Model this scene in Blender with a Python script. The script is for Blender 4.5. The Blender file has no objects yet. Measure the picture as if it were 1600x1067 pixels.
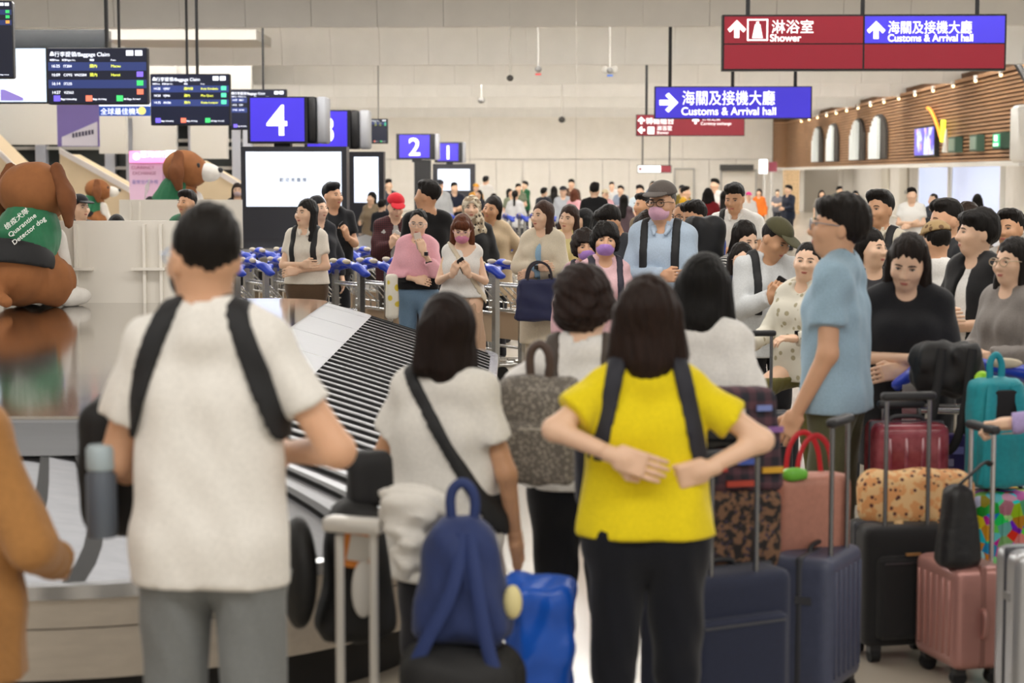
import bpy, bmesh, math, random
import numpy as np
from mathutils import Vector, Matrix
random.seed(7); np.random.seed(7)
SC = bpy.context.scene
COL = SC.collection
PI = math.pi
# ---------------------------------------------------------------- camera
F_PX, CAM_H, HORIZON = 3000.0, 1.83, 272.0
PITCH = math.atan((533.5-HORIZON)/F_PX)
cam_d = bpy.data.cameras.new('camera'); cam = bpy.data.objects.new('camera', cam_d); COL.objects.link(cam)
cam_d.sensor_width = 36.0; cam_d.lens = F_PX/1600*36.0
cam_d.clip_end = 400
cam.location = (0, 0, CAM_H); cam.rotation_euler = (PI/2-PITCH, 0, 0)
cam_d.dof.use_dof = True; cam_d.dof.focus_distance = 13.5; cam_d.dof.aperture_fstop = 3.2
SC.camera = cam
# ---------------------------------------------------------------- world, lights, exposure
w = bpy.data.worlds.new('world'); SC.world = w; w.use_nodes = True
w.node_tree.nodes['Background'].inputs[0].default_value = (1.0, 0.975, 0.94, 1)
w.node_tree.nodes['Background'].inputs[1].default_value = 0.45
SC.view_settings.view_transform = 'Standard'; SC.view_settings.look = 'None'
SC.view_settings.gamma = 1.0; SC.view_settings.exposure = 0.0
HALL = math.radians(1.9)                     # the hall's long axis runs a little to the right of the camera's
def Hf(x, y, z): return Vector((x*math.cos(HALL)+y*math.sin(HALL), -x*math.sin(HALL)+y*math.cos(HALL), z))
def ceiling_row(y, power, width=24.0):
    l = bpy.data.lights.new('ceiling_light_row', 'AREA'); l.shape = 'RECTANGLE'; l.size = width; l.size_y = 1.5
    l.energy = power; l.color = (1.0, 0.97, 0.925)
    o = bpy.data.objects.new('ceiling_light_row', l); COL.objects.link(o)
    o.location = Hf(0, y, 5.22); o.rotation_euler = (0, 0, -HALL)
for y in (-7, 1.5, 10, 18.5, 27): ceiling_row(y, 620)
for y in (38.5, 49.5, 58.5, 68, 79, 91): ceiling_row(y, 620, 28)
def recess_fill_row(y):                             # area lamps added under the low soffit to brighten the recess
    l = bpy.data.lights.new('recess_fill_light', 'AREA'); l.shape = 'RECTANGLE'; l.size = 1.6; l.size_y = 7; l.energy = 85; l.color = (1.0, 0.97, 0.93)
    o = bpy.data.objects.new('recess_fill_light', l); COL.objects.link(o); o.location = Hf(12.3, y, 2.57); o.rotation_euler = (0, 0, -HALL)
for y in (55, 65, 75, 85, 93): recess_fill_row(y)

def cove_row(y, power):                       # strip in the cove above each bulkhead, washing the next one
    l = bpy.data.lights.new('cove_strip', 'AREA'); l.shape = 'RECTANGLE'; l.size = 34; l.size_y = .25; l.energy = power; l.color = (1.0, 0.98, 0.95)
    o = bpy.data.objects.new('cove_strip', l); COL.objects.link(o); o.location = Hf(0, y, 5.05); o.rotation_euler = (math.radians(82), 0, PI-HALL)
for y in (24.0, 33.4, 44.9, 54.4, 63.4, 73.4, 85.4): cove_row(y, 1150)

# ---------------------------------------------------------------- helpers
def srgb(c):
    if isinstance(c, str):
        c = c.lstrip('#'); c = [int(c[i:i+2], 16)/255 for i in (0, 2, 4)]
    return tuple(((v/12.92) if v <= .04045 else ((v+.055)/1.055)**2.4) for v in c)
MATS = {}
def mat(col, rough=.6, metal=0.0, emit=0.0, kind='plain', col2=None, scale=10.0, bump=0.0, spec=.5, trans=0.0, col3=None):
    key = (str(col), rough, metal, emit, kind, str(col2), scale, bump, spec, trans, str(col3))
    if key in MATS: return MATS[key]
    m = bpy.data.materials.new('%s_%s' % (kind, str(col).lstrip('#'))); m.use_nodes = True
    nt = m.node_tree; N = nt.nodes; L = nt.links; b = N['Principled BSDF']
    c1 = (*srgb(col), 1)
    b.inputs['Base Color'].default_value = c1; b.inputs['Roughness'].default_value = rough
    b.inputs['Metallic'].default_value = metal
    b.inputs['Specular IOR Level'].default_value = spec
    if trans: b.inputs['Transmission Weight'].default_value = trans
    if emit:
        b.inputs['Emission Color'].default_value = c1; b.inputs['Emission Strength'].default_value = emit
    def node(t, **kw):
        n = N.new(t)
        for k, v in kw.items(): setattr(n, k, v)
        return n
    tc = node('ShaderNodeTexCoord')
    def mix(fac, a, c, typ='MIX'):
        n = node('ShaderNodeMix', data_type='RGBA', blend_type=typ)
        if isinstance(fac, float): n.inputs[0].default_value = fac
        else: L.new(fac, n.inputs[0])
        for s, v in ((6, a), (7, c)):
            if isinstance(v, tuple): n.inputs[s].default_value = v
            else: L.new(v, n.inputs[s])
        return n.outputs[2]
    def ramp(src, p0, p1):
        r = node('ShaderNodeMapRange'); r.inputs[1].default_value = p0; r.inputs[2].default_value = p1
        L.new(src, r.inputs[0]); return r.outputs[0]
    out = None
    if col2 is not None: c2 = (*srgb(col2), 1)
    if kind in ('fabric', 'noise', 'skin', 'hair', 'wood', 'steel', 'plush', 'vinyl'):
        n = node('ShaderNodeTexNoise'); n.inputs['Scale'].default_value = scale; n.inputs['Detail'].default_value = 4
        mp = node('ShaderNodeMapping'); L.new(tc.outputs['Object'], mp.inputs[0]); L.new(mp.outputs[0], n.inputs[0])
        if kind == 'hair': mp.inputs['Scale'].default_value = (14, 14, 1.2)
        if kind == 'wood': mp.inputs['Scale'].default_value = (6, .25, 6)
        if kind == 'steel': mp.inputs['Scale'].default_value = (1, 9, 9)
        dark = tuple(v*(.88 if kind in ('fabric', 'noise', 'vinyl') else .93 if kind == 'skin' else .55 if kind == 'hair' else .72 if kind in ('wood', 'plush') else .9) for v in c1[:3])+(1,)
        out = mix(ramp(n.outputs['Fac'], .35, .68), dark if col2 is None else c2, c1)
        if bump:
            bp = node('ShaderNodeBump'); bp.inputs['Strength'].default_value = bump; bp.inputs['Distance'].default_value = .01
            L.new(n.outputs['Fac'], bp.inputs['Height']); L.new(bp.outputs[0], b.inputs['Normal'])
    elif kind in ('stripes_h', 'stripes_v', 'stripes_d'):
        wv = node('ShaderNodeTexWave'); wv.bands_direction = {'stripes_h': 'Z', 'stripes_v': 'X', 'stripes_d': 'DIAGONAL'}[kind]
        wv.inputs['Scale'].default_value = scale; L.new(tc.outputs['Object'], wv.inputs[0])
        out = mix(ramp(wv.outputs['Fac'], .62, .68), c1, c2)
    elif kind == 'dots':
        v = node('ShaderNodeTexVoronoi'); v.inputs['Scale'].default_value = scale; L.new(tc.outputs['Object'], v.inputs[0])
        out = mix(ramp(v.outputs['Distance'], .22, .26), c2, c1)
    elif kind in ('camo', 'floral'):
        v = node('ShaderNodeTexVoronoi'); v.inputs['Scale'].default_value = scale; L.new(tc.outputs['Object'], v.inputs[0])
        n = node('ShaderNodeTexNoise'); n.inputs['Scale'].default_value = scale*.8; L.new(tc.outputs['Object'], n.inputs[0])
        out = mix(ramp(n.outputs['Fac'], .47, .53), c1, c2)
        if col3: out = mix(ramp(v.outputs['Distance'], .30, .24), out, (*srgb(col3), 1))
    elif kind == 'confetti':
        v = node('ShaderNodeTexVoronoi'); v.inputs['Scale'].default_value = scale; L.new(tc.outputs['Object'], v.inputs[0])
        hs = node('ShaderNodeHueSaturation'); hs.inputs['Saturation'].default_value = 1.4; L.new(v.outputs['Color'], hs.inputs['Color'])
        out = hs.outputs[0]
    elif kind == 'plaid':
        w1 = node('ShaderNodeTexWave'); w1.bands_direction = 'X'; w2 = node('ShaderNodeTexWave'); w2.bands_direction = 'Z'
        for q in (w1, w2): q.inputs['Scale'].default_value = scale; L.new(tc.outputs['Object'], q.inputs[0])
        out = mix(ramp(w1.outputs['Fac'], .5, .6), c1, c2); k = mix(ramp(w2.outputs['Fac'], .5, .6), c1, c2)
        out = mix(.5, out, k)
    elif kind == 'monogram':
        v = node('ShaderNodeTexChecker'); v.inputs['Scale'].default_value = scale; L.new(tc.outputs['Object'], v.inputs[0])
        v2 = node('ShaderNodeTexVoronoi'); v2.inputs['Scale'].default_value = scale; L.new(tc.outputs['Object'], v2.inputs[0])
        out = mix(ramp(v2.outputs['Distance'], .35, .42), c2, c1)
    if out is not None:
        L.new(out, b.inputs['Base Color'])
        if emit: L.new(out, b.inputs['Emission Color'])
    if kind == 'fabric': b.inputs['Sheen Weight'].default_value = .15
    if kind == 'skin':
        b.inputs['Subsurface Weight'].default_value = .08; b.inputs['Subsurface Radius'].default_value = (.012, .005, .003)
    MATS[key] = m; return m
def fab(c, bump=.12, scale=140): return mat(c, .85, kind='fabric', scale=scale, bump=bump, spec=.2)
def glow(c, e=1.0): return mat(c, .5, emit=e)

def cam_ray(px, py):
    u = (px-800)/F_PX; v = (533.5-py)/F_PX; c, s = math.cos(PITCH), math.sin(PITCH)
    return Vector((u, c+v*s, -s+v*c))
def P(px, py, d):
    r = cam_ray(px, py); k = d/r.y
    return Vector((r.x*k, d, CAM_H+r.z*k))
def tag(o, label=None, cat=None, group=None, kind=None):
    if label: o['label'] = label
    if cat: o['category'] = cat
    if group: o['group'] = group
    if kind: o['kind'] = kind
    return o
def empty(name, loc=(0, 0, 0), rz=0.0, parent=None):
    o = bpy.data.objects.new(name, None); COL.objects.link(o); o.location = loc; o.rotation_euler = (0, 0, rz); o.parent = parent
    o.empty_display_size = .1
    return o
def copy_tree(o, parent=None):
    c = o.copy(); COL.objects.link(c); c.parent = parent
    for ch in list(o.children): copy_tree(ch, c)
    return c
def link_mesh(name, me, m=None, parent=None):
    o = bpy.data.objects.new(name, me); COL.objects.link(o); o.parent = parent
    if m is not None and len(me.materials) == 0:
        for q in (m if isinstance(m, (list, tuple)) else [m]): me.materials.append(q)
    return o
class MB:
    def __init__(s): s.v = []; s.f = []; s.mi = []; s.cur = 0
    def add(s, vs, fs):
        o = len(s.v); s.v += [tuple(v) for v in vs]; s.f += [tuple(i+o for i in f) for f in fs]; s.mi += [s.cur]*len(fs); return s
    def box(s, a, b, M=None):
        (x0, y0, z0), (x1, y1, z1) = a, b
        vs = [Vector(p) for p in ((x0,y0,z0),(x1,y0,z0),(x1,y1,z0),(x0,y1,z0),(x0,y0,z1),(x1,y0,z1),(x1,y1,z1),(x0,y1,z1))]
        if M is not None: vs = [M @ v for v in vs]
        return s.add(vs, [(0,3,2,1),(4,5,6,7),(0,1,5,4),(1,2,6,5),(2,3,7,6),(3,0,4,7)])
    def cbox(s, c, half, M=None): return s.box([c[i]-half[i] for i in range(3)], [c[i]+half[i] for i in range(3)], M)
    def rbox(s, a, b, r, seg=3, axis=2):
        """box with rounded corners round one axis"""
        o = [i for i in range(3) if i != axis]; pts = []
        x0, x1, y0, y1 = a[o[0]], b[o[0]], a[o[1]], b[o[1]]
        for cx, cy, t0 in ((x1-r,y1-r,0),(x0+r,y1-r,90),(x0+r,y0+r,180),(x1-r,y0+r,270)):
            for k in range(seg+1):
                t = math.radians(t0+90*k/seg); pts.append((cx+r*math.cos(t), cy+r*math.sin(t)))
        n = len(pts); vs = []
        bv = min(r*.5, (b[axis]-a[axis])*.25); cxm, cym = (x0+x1)/2, (y0+y1)/2
        for q, ins in ((a[axis], bv), (a[axis]+bv, 0), (b[axis]-bv, 0), (b[axis], bv)):
            kx = 1-ins/max(1e-6, (x1-x0)/2); ky = 1-ins/max(1e-6, (y1-y0)/2)
            for p in pts:
                v = [0, 0, 0]; v[o[0]] = cxm+(p[0]-cxm)*kx; v[o[1]] = cym+(p[1]-cym)*ky; v[axis] = q; vs.append(v)
        fs = []
        for l in range(3):
            for i in range(n): fs.append((l*n+i, l*n+(i+1) % n, (l+1)*n+(i+1) % n, (l+1)*n+i))
        fs += [tuple(range(n))[::-1], tuple(range(3*n, 4*n))]
        return s.add(vs, fs)
    def tube(s, pts, r, n=8, cap=True, flat=1.0):
        pts = [Vector(p) for p in pts]
        if 4 <= len(pts) <= 7 and cap and not isinstance(r, (list, tuple)):      # round off bent handles and straps
            for _ in range(2): pts = [pts[0]]+[q for a, b in zip(pts, pts[1:]) for q in (a.lerp(b, .25), a.lerp(b, .75))]+[pts[-1]]
        rs = r if isinstance(r, (list, tuple)) else [r]*len(pts)
        vs = []; up = None
        for i, p in enumerate(pts):
            t = (pts[min(i+1, len(pts)-1)]-pts[max(i-1, 0)]).normalized()
            if up is None: up = Vector((0, 0, 1)) if abs(t.z) < .9 else Vector((0, 1, 0))
            a = t.cross(up).normalized(); up = a.cross(t).normalized()
            for k in range(n):
                q = 2*PI*k/n; vs.append(p+a*rs[i]*math.cos(q)+up*rs[i]*flat*math.sin(q))
        fs = [(i*n+k, i*n+(k+1) % n, (i+1)*n+(k+1) % n, (i+1)*n+k) for i in range(len(pts)-1) for k in range(n)]
        if cap: fs += [tuple(range(n))[::-1], tuple(range((len(pts)-1)*n, len(pts)*n))]
        return s.add(vs, fs)
    def prism(s, poly, y0, y1, M=None):
        """polygon in x,z extruded along y"""
        n = len(poly); vs = [Vector((x, y0, z)) for x, z in poly]+[Vector((x, y1, z)) for x, z in poly]
        if M is not None: vs = [M @ v for v in vs]
        return s.add(vs, [tuple(range(n)), tuple(range(n, 2*n))[::-1]]+[(i, i+n, (i+1) % n+n, (i+1) % n) for i in range(n)])
    def lathe(s, prof, c=(0, 0, 0), n=16, axis=2):
        vs = []
        for r, z in prof:
            for k in range(n):
                q = 2*PI*k/n; p = [0, 0, 0]; o = [(axis+1) % 3, (axis+2) % 3]
                p[o[0]] = c[o[0]]+r*math.cos(q); p[o[1]] = c[o[1]]+r*math.sin(q); p[axis] = c[axis]+z; vs.append(p)
        m = len(prof)
        fs = [(i*n+k, i*n+(k+1) % n, (i+1)*n+(k+1) % n, (i+1)*n+k) for i in range(m-1) for k in range(n)]
        fs += [tuple(range(n))[::-1], tuple(range((m-1)*n, m*n))]
        return s.add(vs, fs)
    def sph(s, c, r, n=12, m=8):
        r = r if isinstance(r, (list, tuple)) else (r, r, r)
        return s.add([(c[0]+r[0]*math.sin(PI*i/m)*math.cos(2*PI*k/n), c[1]+r[1]*math.sin(PI*i/m)*math.sin(2*PI*k/n), c[2]+r[2]*math.cos(PI*i/m)) for i in range(m+1) for k in range(n)],
                     [((i+1)*n+k, (i+1)*n+(k+1) % n, i*n+(k+1) % n, i*n+k) for i in range(m) for k in range(n)])
    def mesh(s, name, smooth=False):
        me = bpy.data.meshes.new(name); me.from_pydata(s.v, [], s.f); me.update()
        if any(s.mi): me.polygons.foreach_set('material_index', s.mi)
        if smooth:
            me.polygons.foreach_set('use_smooth', [True]*len(me.polygons))
            try: me.set_sharp_from_angle(angle=math.radians(smooth if smooth > 1 else 45))
            except Exception: pass
        return me
    def build(s, name, m, parent=None, smooth=False, hall=False):
        o = link_mesh(name, s.mesh(name, smooth), m, parent)
        if hall: o.rotation_euler = (0, 0, -HALL)
        return o
def text(body, size, m, parent, loc, rz=0.0, align='LEFT', name='lettering', tilt=PI/2, bold=0.0, xs=1.0):
    cu = bpy.data.curves.new('t', 'FONT'); cu.body = body; cu.size = size; cu.align_x = align; cu.extrude = .002; cu.offset = bold
    o = bpy.data.objects.new('t', cu); COL.objects.link(o)
    dg = bpy.context.evaluated_depsgraph_get(); me = bpy.data.meshes.new_from_object(o.evaluated_get(dg))
    bpy.data.objects.remove(o); bpy.data.curves.remove(cu)
    me.materials.clear(); me.materials.append(m)
    t = bpy.data.objects.new(name, me); COL.objects.link(t); t.parent = parent
    t.location = loc; t.rotation_euler = (tilt, 0, rz); t.scale = (xs, 1, 1)
    return t

# ---- distance-field modelling: smooth bodies, clothes, hair, bags, plush toys
def surfnet(F, org, h):
    S = F < 0; nx, ny, nz = F.shape
    sl = lambda a, i, j, k: a[i:nx-1+i, j:ny-1+j, k:nz-1+k]
    cnt = np.zeros((nx-1, ny-1, nz-1), np.int8)
    C = [(i, j, k) for i in (0, 1) for j in (0, 1) for k in (0, 1)]
    for c in C: cnt += sl(S, *c)
    act = (cnt > 0) & (cnt < 8); ai = np.argwhere(act); n = len(ai)
    if n == 0: return np.zeros((0, 3)), np.zeros((0, 4), int)
    idx = np.full(act.shape, -1, np.int64); idx[act] = np.arange(n)
    pos = np.zeros((n, 3)); num = np.zeros(n)
    for a in C:
        for ax in range(3):
            if a[ax]: continue
            b = list(a); b[ax] = 1
            fa = F[ai[:, 0]+a[0], ai[:, 1]+a[1], ai[:, 2]+a[2]]; fb = F[ai[:, 0]+b[0], ai[:, 1]+b[1], ai[:, 2]+b[2]]
            cr = (fa < 0) != (fb < 0); t = fa[cr]/(fa[cr]-fb[cr])
            p = np.tile(np.array(a, float), (cr.sum(), 1)); p[:, ax] += t
            pos[cr] += p; num[cr] += 1
    V = (pos/num[:, None]+ai)*h+np.array(org)
    Q = []
    for ax in range(3):
        u, v = (ax+1) % 3, (ax+2) % 3
        s0 = [slice(None)]*3; s1 = [slice(None)]*3
        s0[ax] = slice(0, -1); s1[ax] = slice(1, None)
        for q in (u, v): s0[q] = slice(1, -1); s1[q] = slice(1, -1)
        A = S[tuple(s0)]; B = S[tuple(s1)]; e = np.argwhere(A != B)
        if len(e) == 0: continue
        g = e.copy(); g[:, u] += 1; g[:, v] += 1; flip = A[tuple(e.T)]
        def cell(du, dv):
            c = g.copy(); c[:, u] += du; c[:, v] += dv; return idx[tuple(c.T)]
        q = np.stack([cell(-1, -1), cell(0, -1), cell(0, 0), cell(-1, 0)], 1)
        q[~flip] = q[~flip][:, ::-1]; Q.append(q)
    return V, np.concatenate(Q)
def np_mesh(name, V, Q, mi=None):
    me = bpy.data.meshes.new(name); nq = len(Q)
    me.vertices.add(len(V)); me.vertices.foreach_set('co', np.ascontiguousarray(V, dtype=np.float32).ravel())
    me.loops.add(nq*4); me.loops.foreach_set('vertex_index', np.ascontiguousarray(Q, dtype=np.int32).ravel())
    me.polygons.add(nq); me.polygons.foreach_set('loop_start', np.arange(0, nq*4, 4, dtype=np.int32))
    me.polygons.foreach_set('use_smooth', np.ones(nq, bool))
    if mi is not None: me.polygons.foreach_set('material_index', np.ascontiguousarray(mi, dtype=np.int32))
    me.update(calc_edges=True); me.validate()
    return me
def v3(*a): return np.array(a, float)
def seg(a, b, ra, rb=None, ys=1.0, k=.03, op='add', M=None): return dict(t='seg', a=v3(*a), b=v3(*b), ra=ra, rb=ra if rb is None else rb, ys=ys, k=k, op=op, M=M)
def ell(c, r, k=.02, op='add', M=None): return dict(t='ell', c=v3(*c), r=v3(*(r if isinstance(r, (tuple, list)) else (r, r, r))), k=k, op=op, M=M)
def rbx(c, hf, r=.01, k=.01, op='add', M=None): return dict(t='box', c=v3(*c), h=v3(*hf), r=r, k=k, op=op, M=M)
def cutp(p, n, k=0.0, M=None): return dict(t='cut', p=v3(*p), n=v3(*n)/np.linalg.norm(n), op='cut', k=k, M=M)     # removes the side n points to
def p_bounds(p):
    if p['t'] == 'seg':
        r = max(p['ra'], p['rb'])*v3(1, max(1, p['ys']), 1); lo, hi = np.minimum(p['a'], p['b'])-r, np.maximum(p['a'], p['b'])+r
    elif p['t'] == 'ell': lo, hi = p['c']-p['r'], p['c']+p['r']
    elif p['t'] == 'tbox': lo, hi = v3(-p['w']/2, -p['dp']/2, 0)-.01, v3(p['w']/2, p['dp']/2, p['hh'])+.01
    elif p['t'] == 'box': lo, hi = p['c']-p['h']-p['r'], p['c']+p['h']+p['r']
    else: return None
    if p.get('M') is not None:
        cs = [p['M'] @ Vector((x, y, z)) for x in (lo[0], hi[0]) for y in (lo[1], hi[1]) for z in (lo[2], hi[2])]
        a = np.array(cs); lo, hi = a.min(0), a.max(0)
    return lo, hi
def p_dist(p, X, Y, Z):
    if p.get('M') is not None:
        A = np.array(p['M'].inverted())
        X, Y, Z = (A[i, 0]*X+A[i, 1]*Y+A[i, 2]*Z+A[i, 3] for i in range(3))
    t = p['t']
    if t == 'seg':
        ys = p['ys']; a = p['a']*v3(1, 1/ys, 1); b = p['b']*v3(1, 1/ys, 1); ab = b-a; L = max(1e-9, ab @ ab)
        x, y, z = X-a[0], Y/ys-a[1], Z-a[2]
        h = np.clip((x*ab[0]+y*ab[1]+z*ab[2])/L, 0, 1)
        d = np.sqrt((x-h*ab[0])**2+(y-h*ab[1])**2+(z-h*ab[2])**2)-(p['ra']+(p['rb']-p['ra'])*h)
        if 'cut' in p: d = np.maximum(d, (X-p['cut'][0][0])*p['cut'][1][0]+(Y-p['cut'][0][1])*p['cut'][1][1]+(Z-p['cut'][0][2])*p['cut'][1][2])
        return d
    if t == 'ell':
        r = p['r']; x, y, z = X-p['c'][0], Y-p['c'][1], Z-p['c'][2]
        k0 = np.sqrt((x/r[0])**2+(y/r[1])**2+(z/r[2])**2); k1 = np.sqrt((x/r[0]**2)**2+(y/r[1]**2)**2+(z/r[2]**2)**2)
        return k0*(k0-1)/np.maximum(k1, 1e-9)
    if t == 'box':
        q = [np.abs(c-p['c'][i])-p['h'][i]+0*X*0 for i, c in enumerate((X, Y, Z))]
        o = np.sqrt(np.maximum(q[0], 0)**2+np.maximum(q[1], 0)**2+np.maximum(q[2], 0)**2)+np.minimum(np.maximum(np.maximum(q[0], q[1]), q[2]), 0)
        return o-p['r']
    if t == 'tbox':
        f = 1-p['taper']*np.clip(Z/p['hh'], 0, 1); g = 1-.7*p['taper']*np.clip(Z/p['hh'], 0, 1); r = p['r']
        q = [np.abs(X)-p['w']/2*f+r, np.abs(Y)-p['dp']/2*g+r, np.abs(Z-p['hh']/2)-p['hh']/2+r]; q = np.broadcast_arrays(*q)
        return np.sqrt(np.maximum(q[0], 0)**2+np.maximum(q[1], 0)**2+np.maximum(q[2], 0)**2)+np.minimum(np.maximum(np.maximum(q[0], q[1]), q[2]), 0)-r
    if t == 'cut': return (X-p['p'][0])*p['n'][0]+(Y-p['p'][1])*p['n'][1]+(Z-p['p'][2])*p['n'][2]
def field(prims, lo, hi, res, infl=0.0):
    lo = v3(*lo); hi = v3(*hi); n = np.maximum(np.ceil((hi-lo)/res).astype(int)+1, 3)
    ax = [lo[i]+np.arange(n[i])*res for i in range(3)]
    D = np.full(n, .3)
    for p in prims:
        e = infl if p['op'] == 'add' else 0.0
        bb = p_bounds(p); s = [slice(0, n[i]) for i in range(3)]
        if bb is not None:
            m = .05+abs(e)+p['k']
            for i in range(3):
                a = int(np.floor((bb[0][i]-m-lo[i])/res)); b = int(np.ceil((bb[1][i]+m-lo[i])/res))+1
                s[i] = slice(max(0, a), max(0, min(n[i], b)))
            if any(q.stop <= q.start for q in s): continue
        s = tuple(s)
        d = p_dist(p, ax[0][s[0]][:, None, None], ax[1][s[1]][None, :, None], ax[2][s[2]][None, None, :])-e
        A = D[s]
        if p['op'] == 'add':
            k = max(p['k'], 1e-6); h = np.maximum(k-np.abs(A-d), 0)/k; D[s] = np.minimum(A, d)-h*h*k/4
        elif p['op'] == 'sub':
            k = max(p['k'], 1e-6); h = np.maximum(k-np.abs(A+d), 0)/k; D[s] = np.maximum(A, -d)+h*h*k/4
        else: D[s] = np.maximum(A, d)      # cut / intersect
    return D, lo, ax
def auto_bounds(prims, pad=.03):
    bs = [p_bounds(p) for p in prims if p['op'] == 'add']
    return np.min([b[0] for b in bs], 0)-pad, np.max([b[1] for b in bs], 0)+pad
def wrinkle(D, ax, amp, seed, f=22.0, zf=.55):
    r = np.random.RandomState(seed); X, Y, Z = ax[0][:, None, None], ax[1][None, :, None], ax[2][None, None, :]
    for i in range(4):
        k = r.normal(size=3)*v3(1, 1, zf)*f*(1+.6*i); D += amp/(1+.5*i)*np.sin(k[0]*X+k[1]*Y+k[2]*Z+r.uniform(0, 6)+1.5*np.sin(9*Z+5*X+i))
    return D
def sculpt(prims, res, infl=0.0, amp=0.0, seed=1, f=22.0, zf=.55):
    """union first, then folds, then openings and hems, so that cut edges stay clean"""
    lo, hi = auto_bounds(prims, .03+infl); D, lo, ax = field([p for p in prims if p['op'] == 'add'], lo, hi, res, infl)
    if amp: D = wrinkle(D, ax, amp, seed, f, zf)
    for p in prims:
        if p['op'] == 'add': continue
        d = p_dist(p, ax[0][:, None, None], ax[1][None, :, None], ax[2][None, None, :])
        if p['op'] == 'cut': D = np.maximum(D, d)
        else:
            k = max(p['k'], 1e-6); h = np.maximum(k-np.abs(D+d), 0)/k; D = np.maximum(D, -d)+h*h*k/4
    return surfnet(D, lo, res)
def blob(name, prims, m, parent=None, res=.012, amp=0.0, seed=1, infl=0.0, f=22.0):
    """one smooth mesh out of a list of primitives"""
    V, Q = sculpt(prims, res, infl, amp, seed, f)
    return link_mesh(name, np_mesh(name, V, Q), m, parent)
# ================================================================ the hall
CREAM = mat('#f0ebe3', .6, kind='noise', col2='#ebe6dd', scale=2)
CEIL = mat('#eceae6', .7, kind='noise', col2='#e6e4e0', scale=1.5)
GREYP = mat('#c3c0ba', .7); DARKG = mat('#232b2b', .35); BLACK = mat('#15161a', .45); BLACKM = mat('#101114', .7)
WHITE = mat('#efeeea', .5); STEEL = mat('#b9b9b8', .28, 1.0, kind='steel', scale=6, bump=.02)
floor = MB().box((-40, -12, -.2), (40, 110, 0)).build('floor', mat('#b9b0a2', .22, kind='noise', col2='#b0a798', scale=.8), hall=True); tag(floor, kind='structure')
ceil = MB().box((-40, -12, 5.3), (40, 110, 5.5)).build('ceiling', CEIL, hall=True); tag(ceil, kind='structure')
BAYS = (33.0, 44.5, 54.0, 63.0, 73.0, 85.0)
def bulkhead_mesh():
    prof = [(0, 4.33), (-.01, 4.5), (-.04, 4.7), (-.10, 4.9), (-.20, 5.08), (-.36, 5.22)]
    poly = prof+[(-.10, 5.3), (.14, 5.3), (.14, 4.33)]
    b = MB(); n = len(poly); W = 1.122
    vs = [(0, y, z) for y, z in poly]+[(W, y, z) for y, z in poly]
    b.add(vs, [tuple(range(n))[::-1], tuple(range(n, 2*n))]+[(i, (i+1) % n, (i+1) % n+n, i+n) for i in range(n)])
    me = b.mesh('panel', 50); me.materials.append(CEIL); return me
bm_panel = bulkhead_mesh()
for i, y in enumerate(BAYS):
    r = empty('trim_%d' % (i+1), Hf(0, y, 0), -HALL); tag(r, kind='structure')
    half = min(8+y*.28, 24)
    for k in range(int(-half/1.13), int(half*.95/1.13)+1):
        o = link_mesh('panel', bm_panel, None, r); o.location = (k*1.13, 0, 0)
# far wall
wf = empty('wall_far', Hf(0, 98, 0), -HALL); tag(wf, kind='structure')
pm = MB().box((.012, 0, 0), (1.338, .2, 2.56)).mesh('panel'); pm.materials.append(CREAM)
pu = MB().box((.01, -.05, 2.59), (5.39, .2, 5.3)).mesh('upper_panel'); pu.materials.append(CREAM)
for k in range(-20, 12): link_mesh('panel', pm, None, wf).location = (k*1.35, 0, 0)
for k in range(-6, 4): link_mesh('upper_panel', pu, None, wf).location = (k*5.4, 0, 0)
MB().box((-30, .21, 0), (18, .3, 5.3)).build('backing', GREYP, wf)
def far_door(px0, px1, top, name, d=97.7):
    a = P(px0, top, d); b = P(px1, top, d); r = empty(name, (0, 0, 0)); tag(r, kind='structure')
    MB().box((a.x, d-.02, 0), (b.x, d+.1, a.z)).build('leaf', mat('#dcd6cb', .5), r)
    f = MB(); f.box((a.x-.08, d-.1, 0), (a.x, d+.1, a.z+.08)); f.box((b.x, d-.1, 0), (b.x+.08, d+.1, a.z+.08)); f.box((a.x, d-.1, a.z), (b.x, d+.1, a.z+.08))
    f.build('door_frame', mat('#a9a7a2', .5), r)
far_door(1055, 1083, 265, 'door_1'); far_door(1128, 1180, 267, 'door_2', 96.4)
o = MB().box((P(1128, 0, 96).x, 95.9, P(0, 266, 96).z), (P(1180, 0, 96).x, 96.3, P(0, 257, 96).z)).build('air_grille', mat('#3b3a38', .6)); tag(o, 'dark ventilation grille above the far double door', 'grille')
# wood slat wall on the right
WX = 10.6
wr = empty('wall_right', (0, 0, 0), -HALL); tag(wr, kind='structure')
WOOD = mat('#b98d66', .55, kind='wood', scale=3); WOODD = mat('#5c4029', .8)
def wall_path(off):
    pts = [(WX+off, 46.0), (WX+off, 96.6)]
    for t in range(1, 7):
        a = t*15*PI/180; pts.append((WX-.7+(.7+off)*math.cos(a), 96.6+(.7+off)*math.sin(a)))
    return pts
def ribbon(off0, off1, z0, z1):
    A, B = wall_path(off0), wall_path(off1); b = MB(); n = len(A)
    vs = [(x, y, z0) for x, y in A]+[(x, y, z0) for x, y in B]+[(x, y, z1) for x, y in A]+[(x, y, z1) for x, y in B]
    fs = []
    for i in range(n-1):
        fs += [(i, i+1, 2*n+i+1, 2*n+i), (n+i+1, n+i, 3*n+i, 3*n+i+1), (i+1, i, n+i, n+i+1), (2*n+i, 2*n+i+1, 3*n+i+1, 3*n+i)]
    fs += [(0, 2*n, 3*n, n), (n-1, 2*n-1, 4*n-1, 3*n-1)]
    return b.add(vs, fs)
ribbon(.06, .25, 2.15, 4.6).build('backing', WOODD, wr)
NS = 21
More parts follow.
